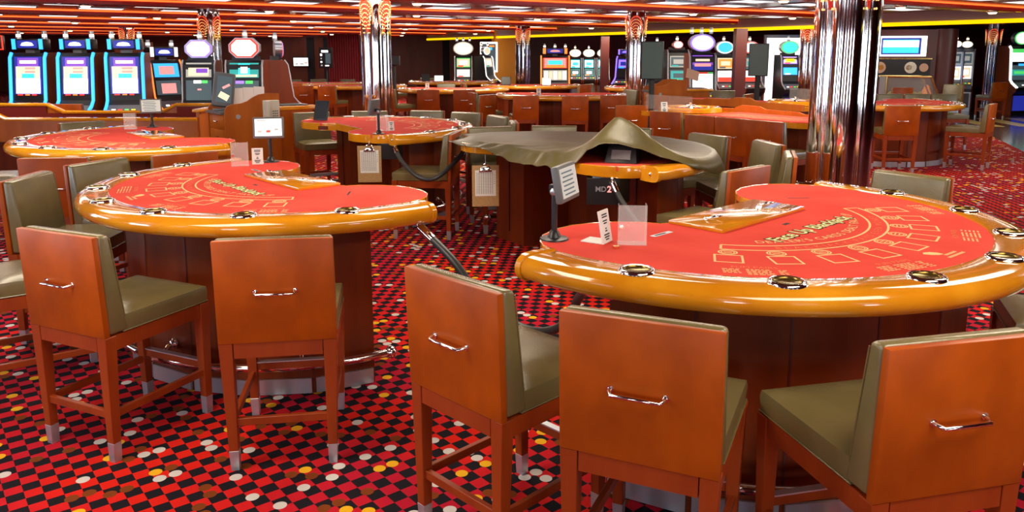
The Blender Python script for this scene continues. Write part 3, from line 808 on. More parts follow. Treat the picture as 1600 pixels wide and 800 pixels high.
ring_chair(C6, -155, 1.9, 'distant chair left of the white lit tablet table', far=True)
ring_chair(C6, 120, 1.9, 'distant chair beyond the white lit tablet table', far=True)
chair(-5.77, 20.6, -0.1, 'handled chair back in front of the table under the wall television', far=True)
ring_chair(CL, 75, 1.75, 'right chair beyond the table under the wall television', far=True)
ring_chair(CL, 105, 1.75, 'middle chair beyond the table under the wall television', far=True)
ring_chair(CL, 130, 1.75, 'left chair beyond the table under the wall television', far=True)
chair(-5.05, 18.9, 0.35, 'narrow handled chair back left of the crumpled far cover', far=True)
chair(-4.45, 18.75, -0.35, 'handled chair back with open olive seat under the crumpled far cover', far=True)
chair(-4.9, 17.0, 1.2, 'side-turned chair standing behind the tablet on the two-tablet table', far=True)
chair(5.74, 11.42, -0.12, 'chair with handled wooden back square to us at the table right of the big column')
chair(7.35, 11.9, 0.85, 'chair turned to the left at the right end of the table beyond the big column')
for cx_, lab in ((7.24, 'left one of the three olive backs beyond the table right of the big column'), (7.76, 'middle one of the three olive backs beyond the table right of the big column'), (8.28, 'right one of the three olive backs beyond the table right of the big column')):
    chair(cx_, 15.0, math.pi - 0.05, lab, far=True)
chair(11.25, 19.9, 2.2, 'tall olive chair back with wooden side near the yellow floor stripes', far=True)
chair(8.95, 17.9, 0.1, 'wooden chair back in front of the gold framed glass case', far=True)
chair(13.3, 21.3, 0.2, 'wooden chair in front of the big slot machine at the far right', far=True)
chair(4.55, 14.95, 1.0, 'chair with olive side and wooden back between the two roulette tables', far=True)
chair(4.45, 16.45, 2.9, 'olive chair in front of the purple screened slot machine', far=True)
chair(-7.5, 11.88, 0.0, 'wooden chair back in front of the first blue edged slot machine', far=True)
chair(-6.8, 11.88, 0.0, 'wooden chair back in front of the middle blue edged slot machine', far=True)

# ---------------------------------------------------------------- things on and around the front tables
def put(mb, name, m, parent, label=None, smooth=35):
    o = mb.build(name, m, parent, smooth)
    if label: o['label'] = label
    return o
def table_sign(label, loc, rz, lit='white', h=0.235, tilt=0.18):
    t = thing('table_sign', label, 'sign', loc, rz)
    b = MB(); b.lathe([(0, 0.0), (0.062, 0.0), (0.06, 0.006), (0.03, 0.01), (0.022, 0.03), (0.014, 0.04), (0, 0.04)], 24); put(b, 'base', BLACK, t)
    b = MB(); b.cyl((0, 0, h / 2 + 0.01), 0.013, h, 14); put(b, 'pole', BLACK, t)
    b = MB(); b.ball((0, 0, h + 0.022), 0.022, 14, 10); put(b, 'ball_joint', STEEL, t, smooth=60)
    M = Matrix.Translation((0.0, -0.03, h + 0.05)) @ Matrix.Rotation(-tilt, 4, 'X')
    def bx(c, d, m, nm, par, bev=0.0, lab=None):
        b = MB(); b.box(c, d, bev=bev); b.bm.transform(M); return put(b, nm, m, par, lab)
    mon = bx((0, -0.02, 0.01), (0.215, 0.032, 0.155), GREY, 'monitor', t, 0.008)
    sc = bx((0, -0.0375, 0.012), (0.185, 0.003, 0.122), {'white': E_WHITE, 'grey': E_GREY, 'off': E_DIM}[lit], 'screen', mon)
    if lit == 'white':
        for (x, z, w, hh, mm) in ((-0.045, 0.05, 0.07, 0.008, E_GREY), (0.0, -0.022, 0.16, 0.003, E_GREY), (-0.06, -0.03, 0.03, 0.012, E_PINK), (0.0, -0.028, 0.03, 0.018, E_RED), (0.055, -0.015, 0.03, 0.014, E_GREY)):
            bx((x, -0.040, 0.012 + z), (w, 0.002, hh), mm, 'screen_graphic', sc)
    elif lit == 'grey':
        for k in range(6): bx((-0.02 + 0.01 * (k % 2), -0.040, 0.055 - 0.018 * k), (0.12, 0.002, 0.006), E_DIM, 'screen_graphic', sc)
    b = MB(); b.box((0, -0.005, h + 0.035), (0.03, 0.05, 0.03)); put(b, 'bracket', BLACK, t)
    return t
p = to_world(TR_C, TR_A, -0.20, -1.0, 0.9765); table_sign('tablet on a black pole seen nearly edge on, on the lettered front table', p, R(66), 'grey', 0.185)
p = to_world(T1_C, T1_A, -0.22, -0.945, 0.9765); table_sign('white lit tablet on a pole at the far corner of the left front table', p, R(12), 'white', 0.19)
p = to_world(T0_C, T0_A, -0.20, -0.97, 0.9765); table_sign('grey lit tablet on a pole on the far left table', p, R(25), 'grey', 0.165)
p = to_world(T2_C, T2_A, -0.12, -1.0, 0.9765); table_sign('tablet with its dark back to us on the table left of the centre', p, R(255), 'off', 0.2)

def card_holder(label, loc, rz, sc=1.0):
    t = thing('acrylic_holder', label, 'holder', loc, rz)
    b = MB(); b.box((0, 0, 0.085 * sc), (0.115 * sc, 0.003, 0.165 * sc)); b.bm.transform(Matrix.Rotation(0, 4, 'X')); put(b, 'front_panel', ACRYL, t)
    b = MB(); b.box((0.0565 * sc, 0.03 * sc, 0.085 * sc), (0.003, 0.06 * sc, 0.165 * sc)); put(b, 'side_panel', ACRYL, t)
    b = MB(); b.box((-0.0565 * sc, 0.022 * sc, 0.085 * sc), (0.003, 0.045 * sc, 0.165 * sc)); put(b, 'side_panel', ACRYL, t)
    b = MB(); b.box((0, 0.03 * sc, 0.0015), (0.12 * sc, 0.07 * sc, 0.003)); put(b, 'base', ACRYL, t)
    b = MB(); b.cyl((-0.045 * sc, -0.006, 0.078 * sc), 0.009, 0.012, 12, axis='Y'); put(b, 'lock_knob', CHROME, t)
    return t
p = to_world(TR_C, TR_A, 0.10, -0.85, 0.977); card_holder('clear acrylic card holder standing on the lettered front table', p, R(-4))
p = to_world(T1_C, T1_A, 0.06, -0.86, 0.977); card_holder('clear acrylic card holder on the left front table beside the white card', p, R(18))
p = to_world(T0_C, T0_A, 0.06, -0.86, 0.977); card_holder('clear acrylic card holder on the far left table beside the grey tablet', p, R(15))
p = to_world(T2_C, T2_A, 0.02, -0.78, 0.977); card_holder('dark looking acrylic card holder on the table left of the centre', p, R(30))

def limit_card(label, loc, rz, sc=1.0):
    t = thing('limit_card', label, 'card', loc, rz)
    b = MB(); b.hexa([(-0.045 * sc, 0, 0), (0.045 * sc, 0, 0), (0.045 * sc, 0.006, 0), (-0.045 * sc, 0.006, 0), (-0.045 * sc, 0.025 * sc, 0.135 * sc), (0.045 * sc, 0.025 * sc, 0.135 * sc), (0.045 * sc, 0.031 * sc, 0.135 * sc), (-0.045 * sc, 0.031 * sc, 0.135 * sc)])
    u = put(b, 'upright', PAPER, t, smooth=0)
    b = MB(); b.box((0, 0.055 * sc, 0.002), (0.09 * sc, 0.10 * sc, 0.004)); put(b, 'foot', PAPER, t, smooth=0)
    b = MB()
    for z, w in ((0.118, 0.05), (0.108, 0.05), (0.092, 0.04), (0.082, 0.03), (0.06, 0.012), (0.05, 0.02), (0.035, 0.05), (0.025, 0.045), (0.015, 0.03)):
        y = 0.025 * z / 0.135 - 0.0012
        b._add([(-w / 2 * sc, y * sc, (z - 0.003) * sc), (w / 2 * sc, y * sc, (z - 0.003) * sc), (w / 2 * sc, y * sc, (z + 0.003) * sc), (-w / 2 * sc, y * sc, (z + 0.003) * sc)], [(0, 1, 2, 3)])
    put(b, 'printed_lines', INK, u, smooth=0)
    return t
p = to_world(TR_C, TR_A, 0.0, -0.885, 0.977); limit_card('white limit card standing on the lettered front table beside the acrylic holder', p, R(58))
p = to_world(T1_C, T1_A, -0.08, -0.87, 0.977); limit_card('white limit card leaning behind the acrylic holder on the left front table', p, R(15), 0.85)
p = to_world(T2_C, T2_A, 0.12, -0.76, 0.977); limit_card('small white card on the table left of the centre', p, R(30), 0.7)
limit_card('tiny white card on the table behind the olive cover', (0.52, 15.2, 0.977), 0.0, 0.95)
limit_card('tiny white card on the table right of the second mirror column', (-1.95, 18.0, 0.977), 0.0, 0.95)
limit_card('white card with a round emblem standing by the roulette wheel behind the chair backs', (2.08, 10.62, 0.98), 0.1, 1.0)
# brass keyhole plate near the acrylic holder
b = MB(); b.box((0, 0, 0.004), (0.022, 0.022, 0.008)); o = b.build('key_plate', GOLD, loc=tuple(to_world(TR_C, TR_A, 0.08, -0.93, 0.977))); tag(o, 'tiny brass key plate on the red felt beside the acrylic holder', 'plate')

def tablet(label, loc, rz, front=BLACK, w=0.19, h=0.24):
    t = thing('tablet', label, 'tablet', loc, rz)
    M = Matrix.Rotation(-0.28, 4, 'X')
    b = MB(); b.box((0, 0, h / 2 + 0.002), (w, 0.014, h), bev=0.004); b.bm.transform(M); put(b, 'casing', BLACK, t)
    b = MB(); b.box((0, -0.008, h / 2 + 0.004), (w * 0.9, 0.002, h * 0.88)); b.bm.transform(M); put(b, 'screen', front, t)
    b = MB(); b.box((0, 0.05, 0.05), (0.05, 0.008, 0.11), rot=(0.5, 0, 0)); put(b, 'stand', BLACK, t)
    return t
p = to_world(T2_C, T2_A, -0.10, 0.86, 0.977); tablet('black tablet leaning on the left end of the table left of the centre', p, R(-20))
tablet('black tablet on the left end of the distant table before the yellow wall', (-0.15, 20.3, 0.977), 0.1, BLACK, 0.25, 0.22)
tablet('white lit tablet on the distant table before the dark brown wall', (-2.15, 23.0, 0.977), 0.0, E_WHITE, 0.28, 0.18)
tablet('black tablet left of the white lit tablet before the dark brown wall', (-2.55, 23.2, 0.977), 0.2, BLACK, 0.24, 0.22)
tablet('small white lit tablet on the distant table in front of the three-lamp slot', (0.88, 20.0, 0.977), -0.1, E_WHITE, 0.24, 0.2)

# ---------------------------------------------------------------- rope barriers
def rope(label, pts, c0, c1):
    t = thing('rope_barrier', label, 'rope', pts[0])
    o = Vector(pts[0]); P = [Vector(q) - o for q in pts]
    S = []                                             # Catmull-Rom
    for i in range(len(P) - 1):
        a, b_, c, d = P[max(i - 1, 0)], P[i], P[i + 1], P[min(i + 2, len(P) - 1)]
        for k in range(8):
            u = k / 8; S.append(0.5 * ((2 * b_) + (c - a) * u + (2 * a - 5 * b_ + 4 * c - d) * u * u + (3 * b_ - a - 3 * c + d) * u ** 3))
    S.append(P[-1])
    b = MB(); b.tube(S[2:-2], 0.021, 12); put(b, 'rope', ROPE, t, smooth=70)
    for q in (S[:5], S[-5:][::-1]):
        b = MB(); b.tube([q[1], q[2], q[4]], 0.0235, 12); f = put(b, 'ferrule', CHROME, t, smooth=60)
        b = MB(); b.tube([q[0] + Vector((0, 0, 0.02)), q[0], q[1]], 0.008, 8); b.ball(q[0] + Vector((0, 0, 0.02)), 0.013, 8, 6); put(b, 'hook', CHROME, f, smooth=60)
    return t
n1 = to_world(T1_C, T1_A, -0.03, 1.235, 0.87); n2 = to_world(TR_C, TR_A, 0.12, -1.12, 0.86)
rope('thick black rope barrier sagging between the left front table and the lettered table', [n1, (-0.30, 3.83, 0.72), (-0.14, 3.72, 0.53), (0.0, 3.63, 0.46), (0.13, 3.52, 0.455), (0.24, 3.42, 0.53), (0.30, 3.30, 0.70), n2], 0, 0)
n1 = to_world(T2_C, T2_A, -0.07, -1.27, 0.87); n2 = to_world(T3_C, T3_A, -0.08, 1.22, 0.875)
m = (n1 + n2) / 2
rope('black rope barrier between the two-tablet table and the covered table', [n1, n1.lerp(n2, 0.12) + Vector((0, -0.12, -0.12)), n1.lerp(n2, 0.38) + Vector((0, -0.3, -0.24)), n1.lerp(n2, 0.62) + Vector((0, -0.32, -0.245)), n1.lerp(n2, 0.87) + Vector((0, -0.12, -0.11)), n2], 0, 0)
n1 = to_world(T3_C, T3_A, -0.25, -1.04, 0.87); n2 = to_world(TR_C, TR_A, -0.31, 0.78, 0.87)
rope('black rope barrier hanging from the covered table towards the tray cover of the lettered table', [n1, n1.lerp(n2, 0.12) + Vector((0, 0, -0.16)), n1.lerp(n2, 0.35) + Vector((0, 0, -0.33)), n1.lerp(n2, 0.6) + Vector((0, 0, -0.35)), n1.lerp(n2, 0.85) + Vector((0, 0, -0.2)), n2], 0, 0)

# ---------------------------------------------------------------- clipboards and black boxes under the dealer's side
def clipboard(label, loc, rz, hook=0.05):
    t = thing('clipboard', label, 'clipboard', loc, rz)
    b = MB(); b.box((0, 0, -0.18), (0.232, 0.005, 0.36), bev=0.002, seg=1); put(b, 'backing_board', BOARD, t)
    b = MB(); b.box((0, -0.0035, -0.155), (0.18, 0.002, 0.225)); pp = put(b, 'paper', PAPER, t, smooth=0)
    b = MB()
    for k in range(8): b.box((-0.075 + 0.0195 * k, -0.005, -0.155), (0.0022, 0.0006, 0.19))
    for k in range(13): b.box((-0.007, -0.005, -0.07 - 0.014 * k), (0.137, 0.0006, 0.0014))
    for k in range(5):
        b.box((0.077, -0.005, -0.085 - 0.018 * k), (0.012, 0.0006, 0.003))
    put(b, 'printed_grid', INK, pp, smooth=0)
    b = MB(); b.hexa([(-0.06, -0.016, -0.055), (0.06, -0.016, -0.055), (0.06, -0.003, -0.055), (-0.06, -0.003, -0.055), (-0.035, -0.012, -0.01), (0.035, -0.012, -0.01), (0.035, -0.003, -0.01), (-0.035, -0.003, -0.01)], 0.003)
    cl = put(b, 'clip', CHROME, t)
    b = MB(); b.tube([(0.03 * math.cos(math.pi * k / 10), -0.01, -0.012 + 0.025 * math.sin(math.pi * k / 10)) for k in range(11)], 0.004, 6); put(b, 'clip_wire', CHROME, cl)
    b = MB(); b.tube([(0, -0.004, 0.012), (0, 0.0, hook - 0.015), (0, 0.012, hook)], 0.003, 6); put(b, 'hanging_hook', STEEL, t)
    return t
clipboard('brown clipboard with a printed grid hanging on the two-tablet table', tuple(to_world(T2_C, T2_A, -0.262, -1.09, 0.875)), R(4))
clipboard('brown clipboard with a printed grid hanging on the left end of the covered table', tuple(to_world(T3_C, T3_A, -0.335, 0.48, 0.815)), R(6), 0.09)
def shuffler(label, loc, rz, text=True, s=1.0):
    t = thing('card_shuffler', label, 'card shuffler', loc, rz)
    b = MB(); b.prism([(-0.14 * s, -0.10 * s), (0.09 * s, -0.10 * s), (0.17 * s, 0.04 * s), (0.17 * s, 0.18 * s), (-0.14 * s, 0.18 * s)], -0.185 * s, 0); put(b, 'housing', BLACK, t, smooth=20)
    if text:
        b = MB(); b.mesh_in(text_mesh('MD', 0.052, 'RIGHT', 0.001), Matrix.Translation((-0.0, -0.102, -0.075)) @ Matrix.Rotation(math.pi / 2, 4, 'X')); put(b, 'logo_letters', STEEL, t, smooth=0)
        b = MB(); b.mesh_in(text_mesh('2', 0.062, 'LEFT', 0.002), Matrix.Translation((0.004, -0.102, -0.075)) @ Matrix.Rotation(math.pi / 2, 4, 'X')); put(b, 'logo_numeral', E_PINK, t, smooth=0)
    b = MB(); b.box((0.0, 0.04 * s, 0.006), (0.2 * s, 0.16 * s, 0.013)); put(b, 'mounting_plate', STEEL, t)
    return t
shuffler('black card shuffler with a silver logo under the covered table', (0.68, 5.52, 0.885), R(-6))
shuffler('small black box under the wing of the two-tablet table', (-1.22, 7.66, 0.885), R(10), False, 0.8)

t = thing('card_shoe', 'black dealing device under the tented hump of the olive cover', 'device', to_world(T3_C, T3_A, -0.02, -0.9, 0.977), R(-20))
b = MB(); b.hexa([(-0.12, -0.1, 0), (0.12, -0.1, 0), (0.12, 0.1, 0), (-0.12, 0.1, 0), (-0.1, -0.04, 0.13), (0.1, -0.04, 0.13), (0.1, 0.08, 0.15), (-0.1, 0.08, 0.15)], 0.008); put(b, 'housing', BLACK, t)
b = MB(); b.box((0, -0.075, 0.06), (0.14, 0.008, 0.07), rot=(-0.42, 0, 0)); put(b, 'card_window', GREY, t)
b = MB(); b.cyl((0, 0.02, 0.17), 0.012, 0.05, 12); put(b, 'knob', STEEL, t)

# ---------------------------------------------------------------- the olive cover over the covered table
def cover():
    # polar cloth in table coordinates: rows run from the middle to the hem
    ang = [(-115, 0.87, 0.985), (-110, 0.88, 1.075), (-104, 0.93, 1.125), (-98, 0.98, 1.125), (-92, 1.07, 1.09), (-84, 1.22, 1.02), (-76, 1.37, 0.94), (-66, 1.395, 0.885), (-50, 1.40, 0.86), (-30, 1.39, 0.87), (0, 1.385, 0.88), (30, 1.385, 0.875), (60, 1.38, 0.88), (80, 1.385, 0.895),
           (92, 1.385, 0.925), (97, 1.37, 0.945), (103, 1.23, 0.96), (110, 1.10, 0.965), (118, 0.82, 0.97), (130, 0.60, 0.955), (148, 0.455, 0.94), (170, 0.40, 0.92), (195, 0.405, 0.905), (212, 0.46, 0.90), (225, 0.55, 0.905), (236, 0.69, 0.92), (241, 0.79, 0.95), (245, 0.87, 0.985)]
    N, Mr = 150, 34
    def edge(a):
        for i in range(len(ang) - 1):
            if ang[i][0] <= a <= ang[i + 1][0]:
                k = (a - ang[i][0]) / (ang[i + 1][0] - ang[i][0]); k = k * k * (3 - 2 * k)
                return ang[i][1] + (ang[i + 1][1] - ang[i][1]) * k, ang[i][2] + (ang[i + 1][2] - ang[i][2]) * k
        return ang[-1][1:]
    rnd = random.Random(3)
    cx, cw = 0.16, -0.02
    V = []; F = []
    for i in range(N):
        a = -115 + 360 * i / N; er, ez = edge(a)
        ex, ew = er * math.cos(R(a)), er * math.sin(R(a))
        for j in range(Mr + 1):
            t = j / Mr
            u, w = cx + (ex - cx) * t, cw + (ew - cw) * t
            rr = math.hypot(u, w)
            z = 0.9995
            # humps: a tall tablet stand under the near wing, smaller lumps on the tray
            z += 0.265 * math.exp(-(abs(u - 0.0) / 0.24) ** 1.5 - (max(0.0, abs(w + 0.88) - 0.07) / 0.22) ** 1.35)
            z += 0.05 * math.exp(-((u - 0.12) / 0.3) ** 2 - ((w + 0.75) / 0.3) ** 2)
            z += 0.02 * math.exp(-((u - 0.1) / 0.16) ** 2 - ((w - 0.05) / 0.33) ** 2)
            k = max(0.0, (t - 0.74) / 0.26)
            if -80 <= a <= 94: k = max(0.0, (t - 0.95) / 0.05)
            k = k * k * (3 - 2 * k)
            z = z * (1 - k) + ez * k if (a < 92 or ez < 1.0) else max(z, ez) * (1 - k) + ez * k
            # folds fanning from the hump, crumples along the sagging hem
            back = 1.0 if a > 110 else 0.15
            z += back * t ** 2 * (0.012 * math.sin(9 * w + 5 * u) + 0.010 * math.sin(17 * w - 13 * u + 1.0) * math.sin(5 * w + 0.6) + 0.006 * math.sin(31 * w + 23 * u))
            if rr < 1.3 and z < 0.997 and u > -0.28 and k < 0.3: z = 0.997
            V.append((u, w, z))
    for i in range(N):
        i2 = (i + 1) % N
        for j in range(Mr): o, q = i * (Mr + 1) + j, i2 * (Mr + 1) + j; F.append((o, o + 1, q + 1, q))
    b = MB(); b._add(V, F); bmesh.ops.remove_doubles(b.bm, verts=b.bm.verts, dist=0.0004)
    o = b.build('table_cover', COVER, smooth=180)
    so = o.modifiers.new('thickness', 'SOLIDIFY'); so.thickness = 0.003; so.offset = 1
    o.location = (*T3_C, 0); o.rotation_euler = (0, 0, R(T3_A))
    tag(o, 'dark olive vinyl cover draped over the middle table with a tent-like hump', 'cover')
    return o
cover()

# ---------------------------------------------------------------- slot machines
def slot(label, x, y, rz, w=0.66, H=1.78, side=W_SLOT, edge=None, edge_r=0.02, trim=STEEL, face=BLACK, upper=None, lower=None, topper='box', sign=E_WHITE, sign_edge=E_BLUE, candles=1, sc=1.0, base_glow=None, sign_w=None, group=None):
    """front looks along local -Y; upper/lower: (z0, z1, background, [(x0, x1, z0, z1, material), ...])"""
    t = thing('slot_machine', label, 'slot machine', (x, y, 0), rz, group)
    h = w / 2
    prof = [(0.34, 0), (-0.26, 0), (-0.26, 0.60), (-0.36, 0.70), (-0.38, 0.80), (-0.20, 0.93), (-0.13, 1.02), (-0.055, H - 0.08), (0.0, H), (0.34, H)]
    def yz(z):                                         # front face at a height
        pts = prof[5:9]
        for (ya, za), (yb, zb) in zip(pts, pts[1:]):
            if za <= z <= zb: return ya + (yb - ya) * (z - za) / (zb - za)
        return 0.0
    Mx = Matrix(((0, 0, 1, 0), (1, 0, 0, 0), (0, 1, 0, 0), (0, 0, 0, 1)))
    b = MB(); b.prism(prof, -h + 0.03, h - 0.03, Mx); body = put(b, 'cabinet', face, t, smooth=20)
    for sx in (-1, 1):
        b = MB(); b.prism([(p[0] + (-0.012 if p[0] < 0.3 else 0), p[1] + (0.008 if p[1] > 1.7 else 0)) for p in prof], sx * h - 0.0, sx * (h - 0.032), Mx); put(b, 'side_panel', side, t, smooth=20)
    for sx in (-1, 1):
        pts = [(sx * (h - 0.016), p[0] - 0.018, p[1]) for p in prof[4:9]]
        b = MB(); b.tube(pts, edge_r, 8); put(b, 'light_strip' if edge else 'edge_trim', edge or trim, t, smooth=60)
    def screen(zz, nm, depth=0.012):
        z0, z1, bg, rects = zz
        y0, y1 = yz(z0) - depth, yz(z1) - depth; s = h - 0.075
        b = MB(); b.hexa([(-s, y0, z0), (s, y0, z0), (s, y0 + 0.02, z0), (-s, y0 + 0.02, z0), (-s, y1, z1), (s, y1, z1), (s, y1 + 0.02, z1), (-s, y1 + 0.02, z1)]); so = put(b, nm, bg, t, smooth=0)
        for ri, (a, c, q0, q1, m) in enumerate(rects):
            lo_ = 0.0025 + 0.0015 * ri
            za, zb = z0 + (z1 - z0) * q0, z0 + (z1 - z0) * q1
            ya, yb = y0 + (y1 - y0) * q0 - lo_, y0 + (y1 - y0) * q1 - lo_
            xa, xb = -s + 2 * s * a, -s + 2 * s * c
            b = MB(); b.hexa([(xa, ya, za), (xb, ya, za), (xb, ya + lo_, za), (xa, ya + lo_, za), (xa, yb, zb), (xb, yb, zb), (xb, yb + lo_, zb), (xa, yb + lo_, zb)]); put(b, 'screen_picture', m, so, smooth=0)
    if upper: screen(upper, 'upper_screen')
    if lower: screen(lower, 'lower_screen')
    b = MB(); b.hexa([(-h + 0.05, -0.385, 0.80), (h - 0.05, -0.385, 0.80), (h - 0.05, -0.19, 0.93), (-h + 0.05, -0.19, 0.93), (-h + 0.05, -0.39, 0.815), (h - 0.05, -0.39, 0.815), (h - 0.05, -0.195, 0.945), (-h + 0.05, -0.195, 0.945)]); dk = put(b, 'button_deck', GREY, t)
    for k in range(4):
        b = MB(); b.box((-0.15 + 0.1 * k, -0.315, 0.872), (0.06, 0.03, 0.012), rot=(0.58, 0, 0)); put(b, 'button', (E_WHITE, E_RED, E_GREEN, E_YEL)[k], dk)
    b = MB(); b.box((0, -0.268, 0.34), (w - 0.14, 0.016, 0.44)); put(b, 'belly_panel', base_glow or GREY, t)
    top = H
    if topper == 'box':
        sw = sign_w or w * 0.86
        b = MB(); b.box((0, 0.1, H + 0.03), (0.14, 0.16, 0.07)); put(b, 'sign_post', GREY, t)
        b = MB(); b.box((0, 0.08, H + 0.14), (sw, 0.22, 0.17), bev=0.012); tp = put(b, 'sign_box', BLACK, t)
        b = MB(); b.box((0, -0.035, H + 0.14), (sw * 0.62, 0.012, 0.12)); put(b, 'sign_screen', E_NAVY, tp)
        b = MB(); b.ball((0, -0.040, H + 0.145), 0.1, 16, 8, (sw * 1.9, 0.06, 0.30)); b.ball((0, -0.040, H + 0.125), 0.1, 16, 6, (sw * 2.3, 0.06, 0.14)); put(b, 'sign_emblem', sign, tp)
        for sx in (-1, 1):
            b = MB(); b.box((sx * sw * 0.43, -0.035, H + 0.14), (sw * 0.11, 0.02, 0.165)); put(b, 'sign_light', sign_edge, tp)
        top = H + 0.225
    else:
        sw = sign_w or 0.42; sh = sw * 0.66
        b = MB(); b.box((0, 0.12, H + 0.03), (w * 0.7, 0.12, 0.08)); put(b, 'sign_post', BLACK, t)
        def outline(k):
            if topper == 'oct': return [(x_ * sw / 2 * k, z_ * sh / 2 * k) for x_, z_ in ((-0.55, -1), (0.55, -1), (1, -0.35), (1, 0.35), (0.55, 1), (-0.55, 1), (-1, 0.35), (-1, -0.35))]
            return [(sw / 2 * k * math.cos(g), sh / 2 * k * math.sin(g)) for g in [2 * math.pi * q / 28 for q in range(28)]]
        My = Matrix.Translation((0, 0.06, H + 0.05 + sh / 2)) @ Matrix.Rotation(math.pi / 2, 4, 'X')
        b = MB(); b.prism(outline(1.08), -0.06, 0.06, My); tp = put(b, 'sign_frame', trim, t, smooth=20)
        b = MB(); b.prism(outline(1.0), 0.06, 0.072, My); put(b, 'sign_ring', sign_edge, tp, smooth=20)
        b = MB(); b.prism(outline(0.86), 0.072, 0.082, My); put(b, 'sign_face', sign, tp, smooth=20)
        top = H + 0.06 + sh * 1.04
    xs = [0] if candles == 1 else [(-0.5 + k / (candles - 1)) * w * 0.72 for k in range(candles)]
    for xx in xs[:candles]:
        b = MB(); b.cyl((xx, 0.1, top + 0.05), 0.036, 0.05, 14); cd = put(b, 'candle', E_WARM if (candles + int(x * 10)) % 2 else E_WHITE, t)
        b = MB(); b.cyl((xx, 0.1, top + 0.1), 0.034, 0.05, 14); put(b, 'candle_cap', STEEL, cd)
        b = MB(); b.cyl((xx, 0.1, top + 0.01), 0.042, 0.04, 14); put(b, 'candle_socket', STEEL, cd)
    return t
def art_menu(): return [(0.12, 0.88, 0.72, 0.97, E_PURP), (0.2, 0.8, 0.82, 0.90, E_WHITE), (0.06, 0.94, 0.04, 0.74, E_CREAM), (0.06, 0.94, 0.02, 0.42, E_WHITE), (0.40, 0.78, 0.66, 0.72, E_PINK), (0.40, 0.78, 0.57, 0.63, E_PINK), (0.28, 0.74, 0.43, 0.55, E_CYAN), (0.12, 0.3, -0.03, 0.0, E_RED), (0.4, 0.55, -0.03, 0.0, E_ORNG), (0.65, 0.8, -0.03, 0.0, E_RED)]
for k, (x, lab) in enumerate(((-7.83, 'first of the three blue edged slot machines, nearest the left photo edge'), (-7.06, 'middle one of the three blue edged slot machines at the left'), (-6.33, 'third blue edged slot machine at the left, glowing blue base beside the far left tablet'))):
    slot(lab, x, 12.78 + (0.1 if k == 2 else 0), R(10) if k == 2 else 0.0, 0.59, 1.78, W_SLOT, E_AQUA, 0.026, lower=(1.12, 1.72, E_NAVY, art_menu()), topper='box', sign=E_WHITE, sign_edge=E_AQUA, candles=2, base_glow=E_BLUE if k == 2 else None)
# wooden end panel of that bank
b = MB(); b.box((0, 0, 0.99), (0.42, 0.6, 1.98)); o = b.build('bank_end_panel', W_SLOT, loc=(-6.85, 14.3, 0)); tag(o, 'tall wooden box panel rising behind the third blue edged slot machine', 'panel')
slot('slot machine turned to the right with an orange light edge, left of the octagon signs', -6.2, 14.0, R(52), 0.6, 1.66, W_SLOT, E_ORNG, 0.016, upper=(1.36, 1.6, E_BLUE, [(0.2, 0.8, 0.2, 0.8, E_PINK)]), lower=(1.05, 1.3, E_DIM, [(0.2, 0.8, 0.1, 0.8, E_PINK)]), topper='box', sign_edge=E_WHITE, candles=2)
slot('slot machine with violet edge and lit octagon sign behind the podium terminal', -5.25, 13.2, R(6), 0.56, 1.66, W_SLOT, None, 0.016, upper=(1.38, 1.62, E_GREY, [(0.1, 0.9, 0.1, 0.85, E_CREAM), (0.4, 0.85, 0.3, 0.6, E_PURP)]), lower=(1.0, 1.33, E_DIM, [(0.3, 0.6, 0.85, 1.0, E_WHITE), (0.62, 0.85, 0.85, 1.0, E_GREEN), (0.45, 0.6, 0.5, 0.58, E_PINK)]), topper='oct', sign=E_WHITE, sign_edge=E_VIOLET, candles=1)
slot('slot machine with teal screen and white red-edged octagon sign behind the podium papers', -4.42, 13.0, R(4), 0.62, 1.66, W_SLOT, None, 0.016, upper=(1.38, 1.62, E_TEAL, [(0.3, 0.7, 0.2, 0.95, E_CYAN), (0.38, 0.62, 0.3, 0.85, E_WHITE), (0.05, 0.95, 0.05, 0.2, E_CREAM)]), lower=(1.0, 1.33, E_DIM, [(0.2, 0.5, 0.85, 1.0, E_VIOLET), (0.55, 0.8, 0.85, 1.0, E_GREEN)]), topper='oct', sign=E_WHITE, sign_edge=E_RED, candles=1, sign_w=0.46)
slot('slot machine seen from its side at the right of the octagon signs', -4.1, 14.0, R(112), 0.6, 1.66, W_SLOT, None, 0.016, upper=(1.38, 1.62, E_BLUE, []), topper='oval', sign=E_AQUA, sign_edge=E_RED, candles=1)
P2 = lambda a, b_, c: [(0.05, 0.95, 0.1, 0.9, a), (0.2, 0.8, 0.3, 0.7, b_), (0.1, 0.5, 0.05, 0.2, c)]
slot('distant slot machine left of the lit poster, white oval sign', -1.7, 27.5, R(2), 0.62, 1.70, W_SLOT, None, 0.02, upper=(1.32, 1.64, E_GREEN, P2(E_CREAM, E_WHITE, E_RED)), lower=(0.98, 1.26, E_GREY, P2(E_WHITE, E_WHITE, E_RED)), topper='oval', sign=E_WHITE, sign_edge=E_CREAM, candles=3, sign_w=0.66)
slot('distant slot machine turned sideways between the white oval sign and the lit poster', -0.9, 28.2, R(60), 0.6, 1.70, BLACK, E_WHITE, 0.02, upper=(1.32, 1.64, E_GREY, P2(E_CREAM, E_WHITE, E_TEAL)), topper='oval', sign=E_CREAM, sign_edge=E_WHITE, candles=2)
